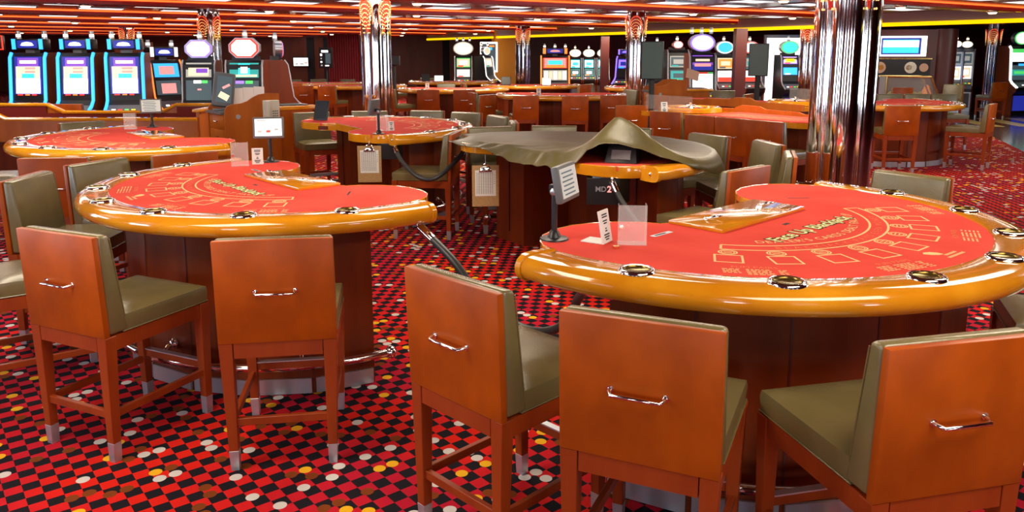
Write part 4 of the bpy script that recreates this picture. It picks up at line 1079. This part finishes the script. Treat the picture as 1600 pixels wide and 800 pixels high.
slot('slot machine with chrome curved sides and three lamps beyond the distant table', 1.28, 23.4, 0.0, 0.86, 1.72, BLACK, E_ORNG, 0.024, face=BLACK, upper=(1.36, 1.66, E_RED, [(0.05, 0.95, 0.05, 0.95, E_PINK), (0.2, 0.8, 0.35, 0.75, E_CYAN), (0.1, 0.9, 0.05, 0.3, E_ORNG)]), lower=(1.0, 1.30, E_GREY, [(0.05 + 0.19 * k, 0.2 + 0.19 * k, 0.1, 0.9, (E_WHITE, E_CREAM)[k % 2]) for k in range(5)]), topper='box', sign=E_PINK, sign_edge=E_ORNG, candles=3)
for k, (x, lab) in enumerate(((2.45, 'left one of the three distant slots with white oval signs under the yellow neon'), (2.98, 'middle one of the three distant slots with white oval signs under the yellow neon'), (3.52, 'right one of the three distant slots with white oval signs under the yellow neon'))):
    slot(lab, x, 30.5, 0.0, 0.50, 1.62, W_SLOT, None, 0.02, upper=(1.25, 1.56, E_CYAN, P2(E_WHITE, E_AQUA, E_TEAL)), lower=(0.95, 1.2, E_TEAL, P2(E_DIM, E_WHITE, E_ORNG)), topper='oval', sign=E_WHITE, sign_edge=E_CREAM, candles=1, sign_w=0.43)
slot('dark slot machine with a violet curved edge left of the far mirror column', 3.75, 26.0, R(-35), 0.6, 1.7, BLACK, E_VIOLET, 0.025, upper=(1.3, 1.62, E_NAVY, P2(E_VIOLET, E_NAVY, E_BLUE)), topper='box', sign=E_VIOLET, sign_edge=E_VIOLET, candles=1, base_glow=E_BLUE)
slot('slot machine with a purple castle screen and a big white sign in the right background', 4.15, 17.2, R(4), 0.60, 1.78, W_SLOT, None, 0.022, upper=(1.42, 1.74, E_PURP, [(0.0, 1.0, 0.0, 0.35, E_NAVY), (0.1, 0.9, 0.25, 0.45, E_PINK), (0.15, 0.85, 0.6, 0.8, E_CREAM)]), lower=(1.03, 1.34, E_WHITE, [(0.3, 0.55, 0.5, 0.55, E_BLUE), (0.3, 0.8, 0.42, 0.45, E_GREY), (0.3, 0.75, 1.05, 1.1, E_RED), (0.0, 0.3, 1.05, 1.1, E_YEL), (0.75, 1.0, 1.05, 1.1, E_GREEN)]), topper='oval', sign=E_WHITE, sign_edge=E_VIOLET, candles=3, sign_w=0.54)
slot('slot machine with grey screen and a red octagon sign beside the purple castle screen', 4.46, 21.2, R(4), 0.6, 1.88, BLACK, None, 0.02, upper=(1.42, 1.72, E_GREY, P2(E_DIM, E_GREY, E_TEAL)), lower=(1.05, 1.35, E_DIM, P2(E_TEAL, E_DIM, E_GREEN)), topper='oct', sign=E_WHITE, sign_edge=E_RED, candles=1, sign_w=0.26)
slot('slot machine with an orange oval sign behind the first dark display panel', 4.1, 22.4, R(-20), 0.5, 1.88, W_SLOT, None, 0.02, upper=(1.42, 1.72, E_CYAN, P2(E_TEAL, E_CYAN, E_WHITE)), topper='oval', sign=E_YEL, sign_edge=E_RED, candles=1, sign_w=0.24)
slot('slot machine with red lower screen left of the brown square pillar', 6.05, 22.4, R(10), 0.62, 1.74, W_SLOT, None, 0.02, upper=(1.36, 1.66, E_CREAM, P2(E_ORNG, E_CREAM, E_DIM)), lower=(1.0, 1.3, E_WHITE, [(0.0, 1.0, 0.0, 0.4, E_RED)]), topper='oval', sign=E_AQUA, sign_edge=E_WHITE, candles=1, sign_w=0.5)
slot('slot machine with red lower screen right of the brown square pillar', 6.85, 22.6, R(10), 0.62, 1.74, W_SLOT, None, 0.02, upper=(1.36, 1.66, E_TEAL, P2(E_GREY, E_TEAL, E_DIM)), lower=(1.0, 1.3, E_WHITE, [(0.0, 1.0, 0.0, 0.4, E_RED)]), topper='oval', sign=E_WHITE, sign_edge=E_RED, candles=1, sign_w=0.5)
slot('slot machine with two blue screens in front of the bright doorway', 7.75, 22.0, R(8), 0.56, 1.74, BLACK, None, 0.02, upper=(1.5, 1.7, E_VIOLET, P2(E_CREAM, E_YEL, E_RED)), lower=(1.2, 1.4, E_BLUE, P2(E_AQUA, E_AQUA, E_WHITE)), topper='oval', sign=E_CYAN, sign_edge=E_GREEN, candles=1, base_glow=E_NAVY, sign_w=0.5)
for k, (x, y, lab) in enumerate(((13.4, 23.8, 'left one of the paired silver slot machines at the right'), (14.25, 24.7, 'right one of the paired silver slot machines at the right'))):
    slot(lab, x, y, R(-30), 0.5, 1.92, W_SLOT, None, 0.02, face=STEEL, upper=(1.46, 1.82, E_GREY, P2(E_DIM, E_GREY, E_DIM)), lower=(1.02, 1.4, E_WHITE, P2(E_CREAM, E_WHITE, E_RED)), topper='oval', sign=E_WHITE, sign_edge=E_CREAM, candles=1, sign_w=0.3)
slot('big slot machine with wood side and green screens at the right photo edge', 15.05, 23.3, R(16), 0.95, 2.0, W_SLOT, E_WHITE, 0.035, upper=(1.55, 1.92, E_GREEN, [(0.0, 1.0, 0.0, 0.7, E_WHITE)]), lower=(1.02, 1.45, E_DIM, [(0.0, 1.0, 0.3, 0.7, E_TEAL), (0.1, 0.7, 0.4, 0.6, E_GREEN), (0.3, 0.7, 0.95, 1.1, E_BLUE)]), topper='oval', sign=E_WHITE, sign_edge=E_GREEN, candles=0, base_glow=E_NAVY, sign_w=0.56)

# ---------------------------------------------------------------- pit stands
def podium(label, x, y, rz):
    t = thing('pit_stand', label, 'stand', (x, y, 0), rz)
    b = MB(); b.box((-0.14, 0.0, 0.53), (0.68, 0.56, 0.98)); body = put(b, 'body', W_PODIUM, t)
    b = MB(); b.box((-0.14, 0.0, 0.02), (0.64, 0.5, 0.04)); put(b, 'plinth', BLACKM, t)
    sil = [(-0.5, 0.0), (0.22, 0.0), (0.22, 1.26), (0.05, 1.265), (-0.05, 1.255), (-0.13, 1.22), (-0.2, 1.175), (-0.28, 1.15), (-0.40, 1.14), (-0.46, 1.12), (-0.49, 1.08), (-0.5, 1.0)]
    My = Matrix.Rotation(math.pi / 2, 4, 'X')
    b = MB(); b.prism(sil, 0.281, 0.303, My); put(b, 'front_panel', W_PODIUM, t, smooth=20)
    b = MB(); b.prism(sil, -0.303, -0.281, My); put(b, 'rear_panel', W_PODIUM, t, smooth=20)
    b = MB(); b.box((-0.46, 0, 1.035), (0.14, 0.54, 0.03)); put(b, 'shelf', GREY, t)
    for k in range(5):
        z = 0.92 - 0.19 * k
        b = MB(); b.box((-0.487, 0, z), (0.016, 0.5, 0.172), bev=0.003); d = put(b, 'drawer', W_PODIUM, t)
        b = MB(); b.tube([(-0.497, -0.05, z), (-0.515, -0.045, z), (-0.515, 0.045, z), (-0.497, 0.05, z)], 0.006, 6); put(b, 'drawer_handle', CHROME, d)
    b = MB(); b.cyl((-0.33, -0.306, 0.985), 0.03, 0.008, 16, axis='Y'); put(b, 'lock', STEEL, t)
    # low wing with a wooden rail at the far end
    b = MB(); b.box((0.50, 0.02, 1.06), (0.56, 0.6, 0.05), bev=0.012); put(b, 'wing_top', W_RAIL, t)
    b = MB(); b.box((0.47, 0.02, 0.53), (0.48, 0.5, 1.03)); put(b, 'wing_body', W_PODIUM, t)
    b = MB(); b.box((0.48, 0.0, 1.09), (0.38, 0.40, 0.012)); put(b, 'wing_mat', BLACKM, t)
    return t
PX, PY, PR = -3.37, 10.17, R(40)
podium('wooden pit stand with drawers, telephone and tilted terminal at the left of the centre', PX, PY, PR)
podium('wooden pit stand under the purple castle slot in the right background, pole display before it', 3.2, 15.7, R(8))
def on(px, py, pr, x, y, z): return (px + x * math.cos(pr) - y * math.sin(pr), py + x * math.sin(pr) + y * math.cos(pr), z)
# tilted terminal
t = thing('touch_terminal', 'grey touch terminal tilted on top of the drawer end of the left pit stand', 'terminal', on(PX, PY, PR, -0.38, 0.05, 1.05), R(26))
b = MB(); b.box((0, 0, 0.012), (0.24, 0.24, 0.024), bev=0.006); put(b, 'foot', GREY, t)
M = Matrix.Translation((0.02, 0.0, 0.26)) @ Matrix.Rotation(0.16, 4, 'Y') @ Matrix.Rotation(-0.25, 4, 'X')
b = MB(); b.box((0, 0.02, 0), (0.26, 0.10, 0.44), bev=0.02); b.bm.transform(M); put(b, 'housing', GREY, t)
b = MB(); b.box((0, -0.033, 0.0), (0.18, 0.006, 0.34)); b.bm.transform(M); s = put(b, 'screen', E_DIM, t)
b = MB(); b.box((0.0, -0.037, -0.09), (0.12, 0.004, 0.08), rot=(0, 0.4, 0)); b.bm.transform(M); put(b, 'screen_glow', E_CREAM, s)
b = MB(); b.box((0.02, -0.037, 0.04), (0.10, 0.004, 0.03), rot=(0, -0.6, 0)); b.bm.transform(M); put(b, 'screen_glow', E_PINK, s)
# papers in a rack
t = thing('paper_rack', 'row of white forms standing in a rack on the left pit stand', 'papers', on(PX, PY, PR, -0.10, 0.08, 1.02), PR)
for k in range(4):
    b = MB(); b.box((-0.21 + 0.14 * k, 0.0, 0.15 + 0.006 * k), (0.14, 0.012, 0.3), rot=(-0.12, 0.03 * (k - 1), 0)); put(b, 'form', PAPER, t)
b = MB(); b.box((0.02, 0.0, 0.02), (0.56, 0.14, 0.04)); put(b, 'rack', PAPER, t)
# wall telephone on the front panel
t = thing('telephone', 'ivory telephone hanging on the front panel of the left pit stand', 'telephone', on(PX, PY, PR, 0.09, -0.306, 1.04), PR)
b = MB(); b.box((0.0, -0.03, 0.0), (0.21, 0.06, 0.28), bev=0.012); bd_ = put(b, 'body', IVORY, t)
b = MB(); b.box((-0.062, -0.075, 0.0), (0.055, 0.05, 0.27), bev=0.018); put(b, 'handset', IVORY, t)
for r in range(4):
    for c in range(3):
        b = MB(); b.box((0.015 + 0.026 * c, -0.062, 0.0 - 0.03 * r), (0.016, 0.006, 0.014)); put(b, 'key', GREY, bd_)
b = MB(); b.tube([(-0.06, -0.06, -0.13), (-0.07, -0.06, -0.22), (-0.03, -0.05, -0.27), (0.0, -0.03, -0.2), (0.0, -0.03, -0.135)], 0.006, 8); put(b, 'cord', IVORY, t)
t = thing('paper_folder', 'tan card folder leaning on the right pit stand below the castle screen', 'folder', (3.55, 15.42, 1.25), R(6))
b = MB(); b.box((0, 0.0, 0.115), (0.26, 0.012, 0.2), rot=(-0.4, 0.28, 0)); put(b, 'cover', TAN, t)
b = MB(); b.box((0.01, 0.012, 0.115), (0.25, 0.006, 0.19), rot=(-0.4, 0.28, 0)); put(b, 'sheets', PAPER, t)

# ---------------------------------------------------------------- craps table behind the far left table
t = thing('craps_table', 'long craps table with raised wooden ends and a dark glossy bed, before the blue slots', 'table', (-5.9, 10.85, 0), R(0))
L2, D2 = 1.78, 0.66
def zrim(x): return 1.02 if abs(x) > 0.85 else 0.90
for sg, nm in ((-1, 'front_wall'), (1, 'rear_wall')):
    sil = [(-L2, 0.62), (L2, 0.62), (L2, 1.02 if sg > 0 else 0.91), (0.95, 1.02 if sg > 0 else 0.91), (0.72, 0.91), (-0.72, 0.91), (-0.95, 1.02), (-L2, 1.02)]
    b = MB(); b.prism(sil, -sg * D2 - 0.02, -sg * D2 + 0.02, Matrix.Rotation(math.pi / 2, 4, 'X')); wl = put(b, nm, W_PODIUM, t, smooth=20)
    b = MB(); b.sweep([(-0.05, -0.012), (0.05, -0.012), (0.055, 0.012), (0.03, 0.03), (-0.03, 0.03), (-0.055, 0.012)], [((x, sg * D2, z), (0, 1)) for x, z in ((-L2, 1.02), (-0.95, 1.02), (-0.72, 0.91), (0.72, 0.91), (0.95, 1.02 if sg > 0 else 0.91), (L2, 1.02 if sg > 0 else 0.91))]); put(b, 'rim', W_RAIL, wl, smooth=25)
for sg in (-1, 1):
    b = MB(); b.box((sg * L2, 0, 0.82), (0.04, 2 * D2, 0.4)); wl = put(b, 'end_wall', W_PODIUM, t)
    b = MB(); b.box((sg * L2, 0, 1.03), (0.11, 2 * D2 + 0.1, 0.04), bev=0.012); put(b, 'rim', W_RAIL, wl)
b = MB(); b.box((0, 0, 0.70), (2 * L2 - 0.05, 2 * D2 - 0.05, 0.03)); put(b, 'bed', mat('craps_bed_gloss', (0.16, 0.02, 0.02), 0.08, coat=0.6), t)
for (c, d) in (((0, D2 - 0.03, 0.83), (2 * L2 - 0.06, 0.02, 0.15)), ((L2 - 0.03, 0, 0.85), (0.02, 2 * D2 - 0.1, 0.28)), ((-L2 + 0.03, 0, 0.85), (0.02, 2 * D2 - 0.1, 0.28)), ((1.32, D2 - 0.032, 0.92), (0.72, 0.02, 0.16)), ((-1.32, D2 - 0.032, 0.92), (0.72, 0.02, 0.16))):
    b = MB(); b.box(c, d); put(b, 'inner_lining', MATS['craps_bed_gloss'], t)
b = MB(); b.box((0, 0, 0.31), (2.6, 0.9, 0.62)); put(b, 'pedestal', W_BASE, t)
for sg in (-1, 1):
    b = MB(); b.box((sg * 1.5, 0, 0.31), (0.3, 1.0, 0.62)); put(b, 'leg', W_BASE, t)
b = MB(); b.box((0, -D2 + 0.2, 0.735), (1.2, 0.18, 0.03)); put(b, 'chip_rack', E_DIM, t)

# ---------------------------------------------------------------- roulette tables
def roulette(label, x, y, rz, chips=True):
    """long axis along local x; wheel at -x; players' side is -y, raised back rail at +y"""
    t = thing('roulette_table', label, 'table', (x, y, 0), rz)
    out = [(-1.75, -0.46), (0.45, -0.46), (0.78, -0.43), (0.97, -0.3), (1.04, 0.0), (1.04, 0.42), (0.75, 0.47), (-1.75, 0.47)]
    b = MB(); b.prism(out, 0.90, 0.965); put(b, 'frame', W_RAIL, t, smooth=20)
    b = MB(); b.prism([(-0.72, -0.40), (0.45, -0.40), (0.74, -0.37), (0.9, -0.27), (0.97, 0.0), (0.97, 0.36), (-0.72, 0.40)], 0.964, 0.972); fe = put(b, 'felt_layout', FELT, t, smooth=20)
    b = MB()
    for k in range(10): b.strip2([(-0.45 + 0.12 * k, -0.28), (-0.45 + 0.12 * k, 0.08)], 0.008, 0.9735)
    for yy in (-0.28, -0.16, -0.04, 0.08): b.strip2([(-0.45, yy), (0.63, yy)], 0.008, 0.9735)
    put(b, 'grid_lines', PRINT, fe, smooth=0)
    sil = [(-1.75, 0.90), (1.02, 0.90), (1.02, 0.995), (0.25, 0.995), (0.16, 1.02), (-0.35, 1.025), (-0.45, 1.06), (-0.75, 1.065), (-0.88, 1.01), (-1.75, 1.0)]
    b = MB(); b.prism(sil, -0.50, -0.465, Matrix.Rotation(math.pi / 2, 4, 'X')); put(b, 'back_rail', W_PODIUM, t, smooth=20)
    b = MB(); b.prism([(-1.6, -0.18), (0.65, -0.18), (0.8, -0.1), (0.8, 0.36), (-1.6, 0.36)], 0, 0.9); put(b, 'pedestal', W_BASE, t, smooth=20)
    b = MB(); b.lathe([(0.0, 0.99), (0.14, 0.985), (0.2, 0.975), (0.30, 1.0), (0.37, 1.03), (0.41, 1.035), (0.43, 1.02), (0.44, 0.97), (0.0, 0.962)], 40, (-1.25, 0, 0)); wh = put(b, 'wheel_bowl', W_RAIL, t)
    b = MB(); b.lathe([(0.21, 0.985), (0.30, 1.006), (0.302, 1.0), (0.21, 0.978)], 38, (-1.25, 0, 0), True); put(b, 'number_ring', BLACK, wh)
    b = MB()
    for k in range(19): a = 2 * math.pi * k / 19; b.box((-1.25 + 0.255 * math.cos(a), 0.255 * math.sin(a), 0.999), (0.07, 0.035, 0.004), rot=(0, -0.22, a))
    put(b, 'red_pockets', E_PINK if False else PINK, wh)
    b = MB(); b.lathe([(0.0, 1.09), (0.02, 1.085), (0.018, 1.05), (0.035, 1.03), (0.06, 0.995), (0.0, 0.99)], 16, (-1.25, 0, 0))
    for k in range(4): a = math.pi / 2 * k; b.tube([(-1.25, 0, 1.06), (-1.25 + 0.09 * math.cos(a), 0.09 * math.sin(a), 1.05)], 0.007, 6)
    put(b, 'turret', CHROME, wh)
    b = MB(); b.box((-1.25, -0.44, 1.10), (0.86, 0.006, 0.2)); put(b, 'glass_guard', GLASS, t)
    if chips:
        for k in range(6):
            b = MB(); b.cyl((-0.55 + 0.07 * k, 0.32, 1.0), 0.022, 0.055, 12); put(b, 'chip_stack', (PINK, INK, E_NAVY, YELLOWP, PAPER, PINK)[k], t)
    return t
roulette('roulette table with red felt and raised back rail behind the three touching chair backs', 3.22, 9.92, -0.965, False)
roulette('roulette table with coloured chip stacks just left of the big mirror column', 3.82, 13.5, -0.965 + math.pi)

# ---------------------------------------------------------------- pole displays
def pole_display(label, x, y, rz, z0=1.35, w=0.36, h=0.62, m=DGREEN):
    t = thing('pole_display', label, 'display', (x, y, 0), rz)
    b = MB(); b.cyl((0, 0, 0.012), 0.16, 0.024, 24); put(b, 'base', BLACK, t)
    b = MB(); b.cyl((0, 0, z0 / 2), 0.045, z0, 14); put(b, 'pole', BLACKM, t)
    b = MB(); b.box((0, 0, z0 + h / 2), (w, 0.14, h), bev=0.006); c = put(b, 'casing', BLACK, t)
    b = MB(); b.box((0, -0.072, z0 + h / 2), (w - 0.03, 0.006, h - 0.03)); put(b, 'screen', m, c)
    return t
pole_display('tall dark display panel on a pole in front of the right pit stand', 2.32, 13.0, R(-12))
pole_display('tall dark display panel on a pole by the bright doorway, left of the big column', 4.45, 14.2, R(-16), 1.37, 0.34, 0.58)
t = pole_display('upright picture display on a thin pole by the red curtain wall in the left background', -6.62, 28.0, 0.0, 1.28, 0.46, 0.72, BLACK)
for (x, z, w, h, m) in ((-0.02, 1.87, 0.24, 0.08, E_WHITE), (0.09, 1.62, 0.18, 0.36, E_DIM), (-0.15, 1.75, 0.07, 0.08, E_WHITE), (-0.15, 1.62, 0.05, 0.05, E_GREY), (-0.15, 1.5, 0.06, 0.06, E_WHITE), (-0.14, 1.38, 0.06, 0.05, E_GREY), (0.05, 1.37, 0.14, 0.04, E_WHITE)):
    b = MB(); b.box((x, -0.077, z), (w, 0.006, h)); put(b, 'screen_picture', m, t)
pole_display('small black monitor on a pole just right of the second mirror column', -2.85, 19.0, 0.0, 1.50, 0.27, 0.22, BLACK)

# ---------------------------------------------------------------- back wall and right background
t = thing('wall_television', 'small lit television on the dark brown back wall at the left', 'television', (-10.55, 39.3, 1.4), R(9))
b = MB(); b.box((0, 0, 0), (0.78, 0.08, 0.5), bev=0.01); put(b, 'casing', BLACK, t)
b = MB(); b.box((0, -0.043, 0.0), (0.70, 0.006, 0.40)); s = put(b, 'screen', E_WHITE, t)
for x, w in ((-0.2, 0.12), (0.05, 0.18)): b = MB(); b.box((x, -0.048, -0.1), (w, 0.004, 0.06)); put(b, 'screen_picture', E_GREY, s)
b = MB(); b.box((0.25, -0.048, -0.05), (0.12, 0.004, 0.08)); put(b, 'screen_picture', E_PINK, s)
t = thing('number_sign', 'red framed number sign at the left edge of the photo above the slots', 'sign', (-8.72, 13.2, 2.0), R(8))
b = MB(); b.box((0, 0, -0.05), (0.42, 0.08, 0.24), bev=0.008); put(b, 'casing', BLACK, t)
b = MB()
for c, d in (((0, -0.045, 0.06), (0.42, 0.02, 0.016)), ((0, -0.045, -0.16), (0.42, 0.02, 0.016)), ((0.202, -0.045, -0.05), (0.016, 0.02, 0.236)), ((-0.202, -0.045, -0.05), (0.016, 0.02, 0.236))): b.box(c, d)
put(b, 'light_frame', E_RED, t)
b = MB(); b.mesh_in(text_mesh('8', 0.16, bold=0.006), Matrix.Translation((0.12, -0.046, -0.07)) @ Matrix.Rotation(math.pi / 2, 4, 'X')); put(b, 'numeral', E_YEL, t, smooth=0)
b = MB(); b.cyl((0, 0.02, 0.38), 0.015, 0.64, 8); put(b, 'hanger', BLACKM, t)
t = thing('light_box_poster', 'tall lit poster box with a white glowing frame left of the yellow wall', 'poster', (-0.9, 30.6, 0), R(2))
b = MB(); b.box((0, 0, 0.55), (0.2, 0.16, 1.1)); put(b, 'stand', BLACK, t)
b = MB(); b.box((0, 0, 1.66), (0.68, 0.14, 1.16), bev=0.02); put(b, 'light_frame', E_WHITE, t)
b = MB(); b.box((0, -0.075, 1.66), (0.54, 0.01, 1.02)); s = put(b, 'poster_face', E_DIM, t)
for (x, z, w, h, m) in ((-0.05, 1.98, 0.36, 0.1, E_AQUA), (0.12, 2.08, 0.2, 0.06, E_ORNG), (0.02, 1.4, 0.34, 0.38, E_GREY), (0.06, 1.52, 0.16, 0.2, E_CREAM), (-0.16, 1.3, 0.1, 0.1, BLACK)):
    b = MB(); b.box((x, -0.082, z), (w, 0.006, h)); put(b, 'poster_picture', m, s)
# brown square pillar
b = MB(); b.box((0, 0, 1.2), (0.28, 0.28, 2.4)); o = b.build('square_pillar', W_DARK, loc=(5.75, 19.9, 0)); tag(o, 'brown square pillar between the two red screened slot machines', 'pillar')
b = MB(); b.box((0, 0, 1.2), (0.3, 0.3, 2.4)); o = b.build('square_pillar', W_DARK, loc=(3.35, 28.5, 0)); tag(o, 'dark distant square pillar right of the three white oval slots', 'pillar')
# dark wall block with the wide light box, poster strip, and the framed glass case in front
t = thing('display_wall', 'dark free standing wall right of the big column carrying a wide screen', 'wall unit', (10.15, 20.65, 0), R(-12))
b = MB(); b.box((0.35, 0.2, 1.2), (1.9, 0.3, 2.4)); put(b, 'panel', W_DARK, t)
b = MB(); b.cyl((1.15, 0.15, 1.2), 0.26, 2.42, 28); put(b, 'round_end', W_DARK, t)
b = MB(); b.box((0.0, 0.02, 1.42), (1.55, 0.06, 0.42)); pb = put(b, 'poster_strip', BLACKM, t)
for (x, w, m) in ((-0.45, 0.3, TAN), (0.3, 0.3, IVORY), (0.62, 0.22, TAN), (-0.42, 0.14, YELLOWP), (0.26, 0.14, YELLOWP)):
    b = MB(); b.lathe([(0, -0.02), (w * 0.5, -0.02), (w * 0.5, 0.0), (0, 0.0)], 14); b.bm.transform(Matrix.Translation((x, -0.012, 1.42)) @ Matrix.Rotation(math.pi / 2, 4, 'X')); put(b, 'painted_flower', m, pb)
b = MB(); b.box((0, 0.0, 1.65), (1.6, 0.05, 0.03)); b.box((0, 0.0, 1.2), (1.6, 0.05, 0.03)); put(b, 'rail', GOLD, t)
t = thing('wide_screen', 'wide white framed screen with a blue picture right of the big column', 'screen', (10.12, 20.46, 1.97), R(-12))
b = MB(); b.box((0, 0, 0), (1.15, 0.1, 0.52), bev=0.01); put(b, 'light_frame', E_WHITE, t)
b = MB(); b.box((-0.04, -0.053, 0), (0.95, 0.01, 0.42)); put(b, 'bezel', E_NAVY, t)
b = MB(); b.box((-0.05, -0.06, -0.005), (0.86, 0.008, 0.34)); s = put(b, 'picture', E_CYAN, t)
b = MB(); b.box((-0.05, -0.066, 0.06), (0.86, 0.006, 0.17)); put(b, 'bright_sky', E_WHITE, s)
t = thing('glass_case', 'glass display case with a slanted gold frame before the dark wall', 'case', (9.75, 19.35, 0), R(-10))
b = MB(); b.box((0.1, 0, 0.3), (1.3, 0.7, 0.6)); put(b, 'plinth', BLACK, t)
b = MB()
b.tube([(-0.55, -0.33, 1.22), (0.45, -0.33, 1.22)], 0.022, 8); b.tube([(0.45, -0.33, 1.22), (0.72, -0.33, 0.6)], 0.022, 8); b.tube([(-0.55, -0.33, 1.22), (-0.55, -0.33, 0.6)], 0.022, 8)
b.tube([(-0.55, 0.33, 1.22), (0.45, 0.33, 1.22)], 0.022, 8); b.tube([(0.45, 0.33, 1.22), (0.72, 0.33, 0.6)], 0.022, 8); b.tube([(0.45, -0.33, 1.22), (0.45, 0.33, 1.22)], 0.022, 8)
put(b, 'gold_frame', GOLD, t, 'gold tube frame')
b = MB(); b.prism([(-0.55, 0.6), (0.72, 0.6), (0.45, 1.22), (-0.55, 1.22)], -0.31, 0.31, Matrix.Rotation(math.pi / 2, 4, 'X')); put(b, 'glazing', GLASS, t)
b = MB(); rn = random.Random(5)
for k in range(26): b.ball((rn.uniform(-0.45, 0.4), rn.uniform(-0.22, 0.22), rn.uniform(0.62, 0.82)), rn.uniform(0.05, 0.1), 8, 6)
o = put(b, 'coin_heap', mat('brass_coins', (0.35, 0.27, 0.07), 0.35, 0.7), t); o['kind'] = 'stuff'
b = MB(); b.lathe([(0, 0), (0.2, 0.0), (0.05, 0.42), (0, 0.44)], 20); o = b.build('orange_cone', mat('orange_paint', (0.85, 0.2, 0.01), 0.5), loc=(10.68, 20.15, 0.55)); tag(o, 'orange cone shaped shade beside the tall olive chair back', 'cone')
b = MB(); b.box((0, 0, 0.275), (0.3, 0.3, 0.55)); o = b.build('cone_pedestal', W_SLOT, loc=(10.68, 20.15, 0)); tag(o, 'low wooden block carrying the orange cone', 'block')
t = thing('lit_panel', 'tall white lit panel with pale figures right of the dark wall', 'panel', (11.75, 21.5, 0), R(-14))
b = MB(); b.box((0, 0, 1.1), (0.44, 0.14, 2.2), bev=0.01); put(b, 'light_frame', E_AQUA, t)
b = MB(); b.box((0, -0.075, 1.35), (0.36, 0.01, 1.1)); s = put(b, 'panel_face', E_WHITE, t)
for (x, z, w, h, m) in ((-0.09, 1.7, 0.12, 0.2, E_GREY), (-0.1, 1.3, 0.1, 0.5, E_CREAM), (-0.02, 0.95, 0.3, 0.12, E_YEL)):
    b = MB(); b.box((x, -0.083, z), (w, 0.006, h)); put(b, 'panel_picture', m, s)
# bright doorway with daylight behind the second pole display
b = MB(); b.box((0, 0, 1.15), (1.25, 0.06, 2.3)); o = b.build('window_1', E_WHITE, loc=(9.0, 26.0, 0)); struct(o)
b = MB()
for c, d in (((-0.66, 0, 1.18), (0.07, 0.12, 2.36)), ((0.66, 0, 1.18), (0.07, 0.12, 2.36)), ((0, 0, 2.36), (1.4, 0.12, 0.07)), ((0.1, -0.03, 1.15), (0.04, 0.05, 2.3))): b.box(c, d)
b.build('window_frame', STEEL, o)
# red curtain wall strip in the left background
b = MB(); b.prism([(-1.3 + 0.05 * k, 0.05 * (k % 2)) for k in range(27)] + [(0.0, 0.2), (-1.3, 0.2)], 0, CEIL); o = b.build('wall_curtain', REDW, loc=(-6.4, 33.0, 0), smooth=0); struct(o)
# lower lit ceiling beyond the soffit
for k in range(7):
    for r in range(2):
        q = SOF_A + sd * (8.5 + 2.4 * k) + sn * (1.0 + 1.6 * r)
        o = thing('ceiling_light', 'long bright ceiling panel beyond the yellow neon soffit', 'light', (q.x, q.y, CEIL), math.atan2(sd.y, sd.x), 'long light panels beyond the yellow neon soffit')
        b = MB(); b.box((0, 0, -0.015), (1.7, 0.5, 0.03)); put(b, 'diffuser', E_PANEL, o, smooth=0)
        b = MB(); b.box((0, 0.27, -0.02), (1.76, 0.04, 0.04)); b.box((0, -0.27, -0.02), (1.76, 0.04, 0.04)); put(b, 'frame', STEEL, o, smooth=0)
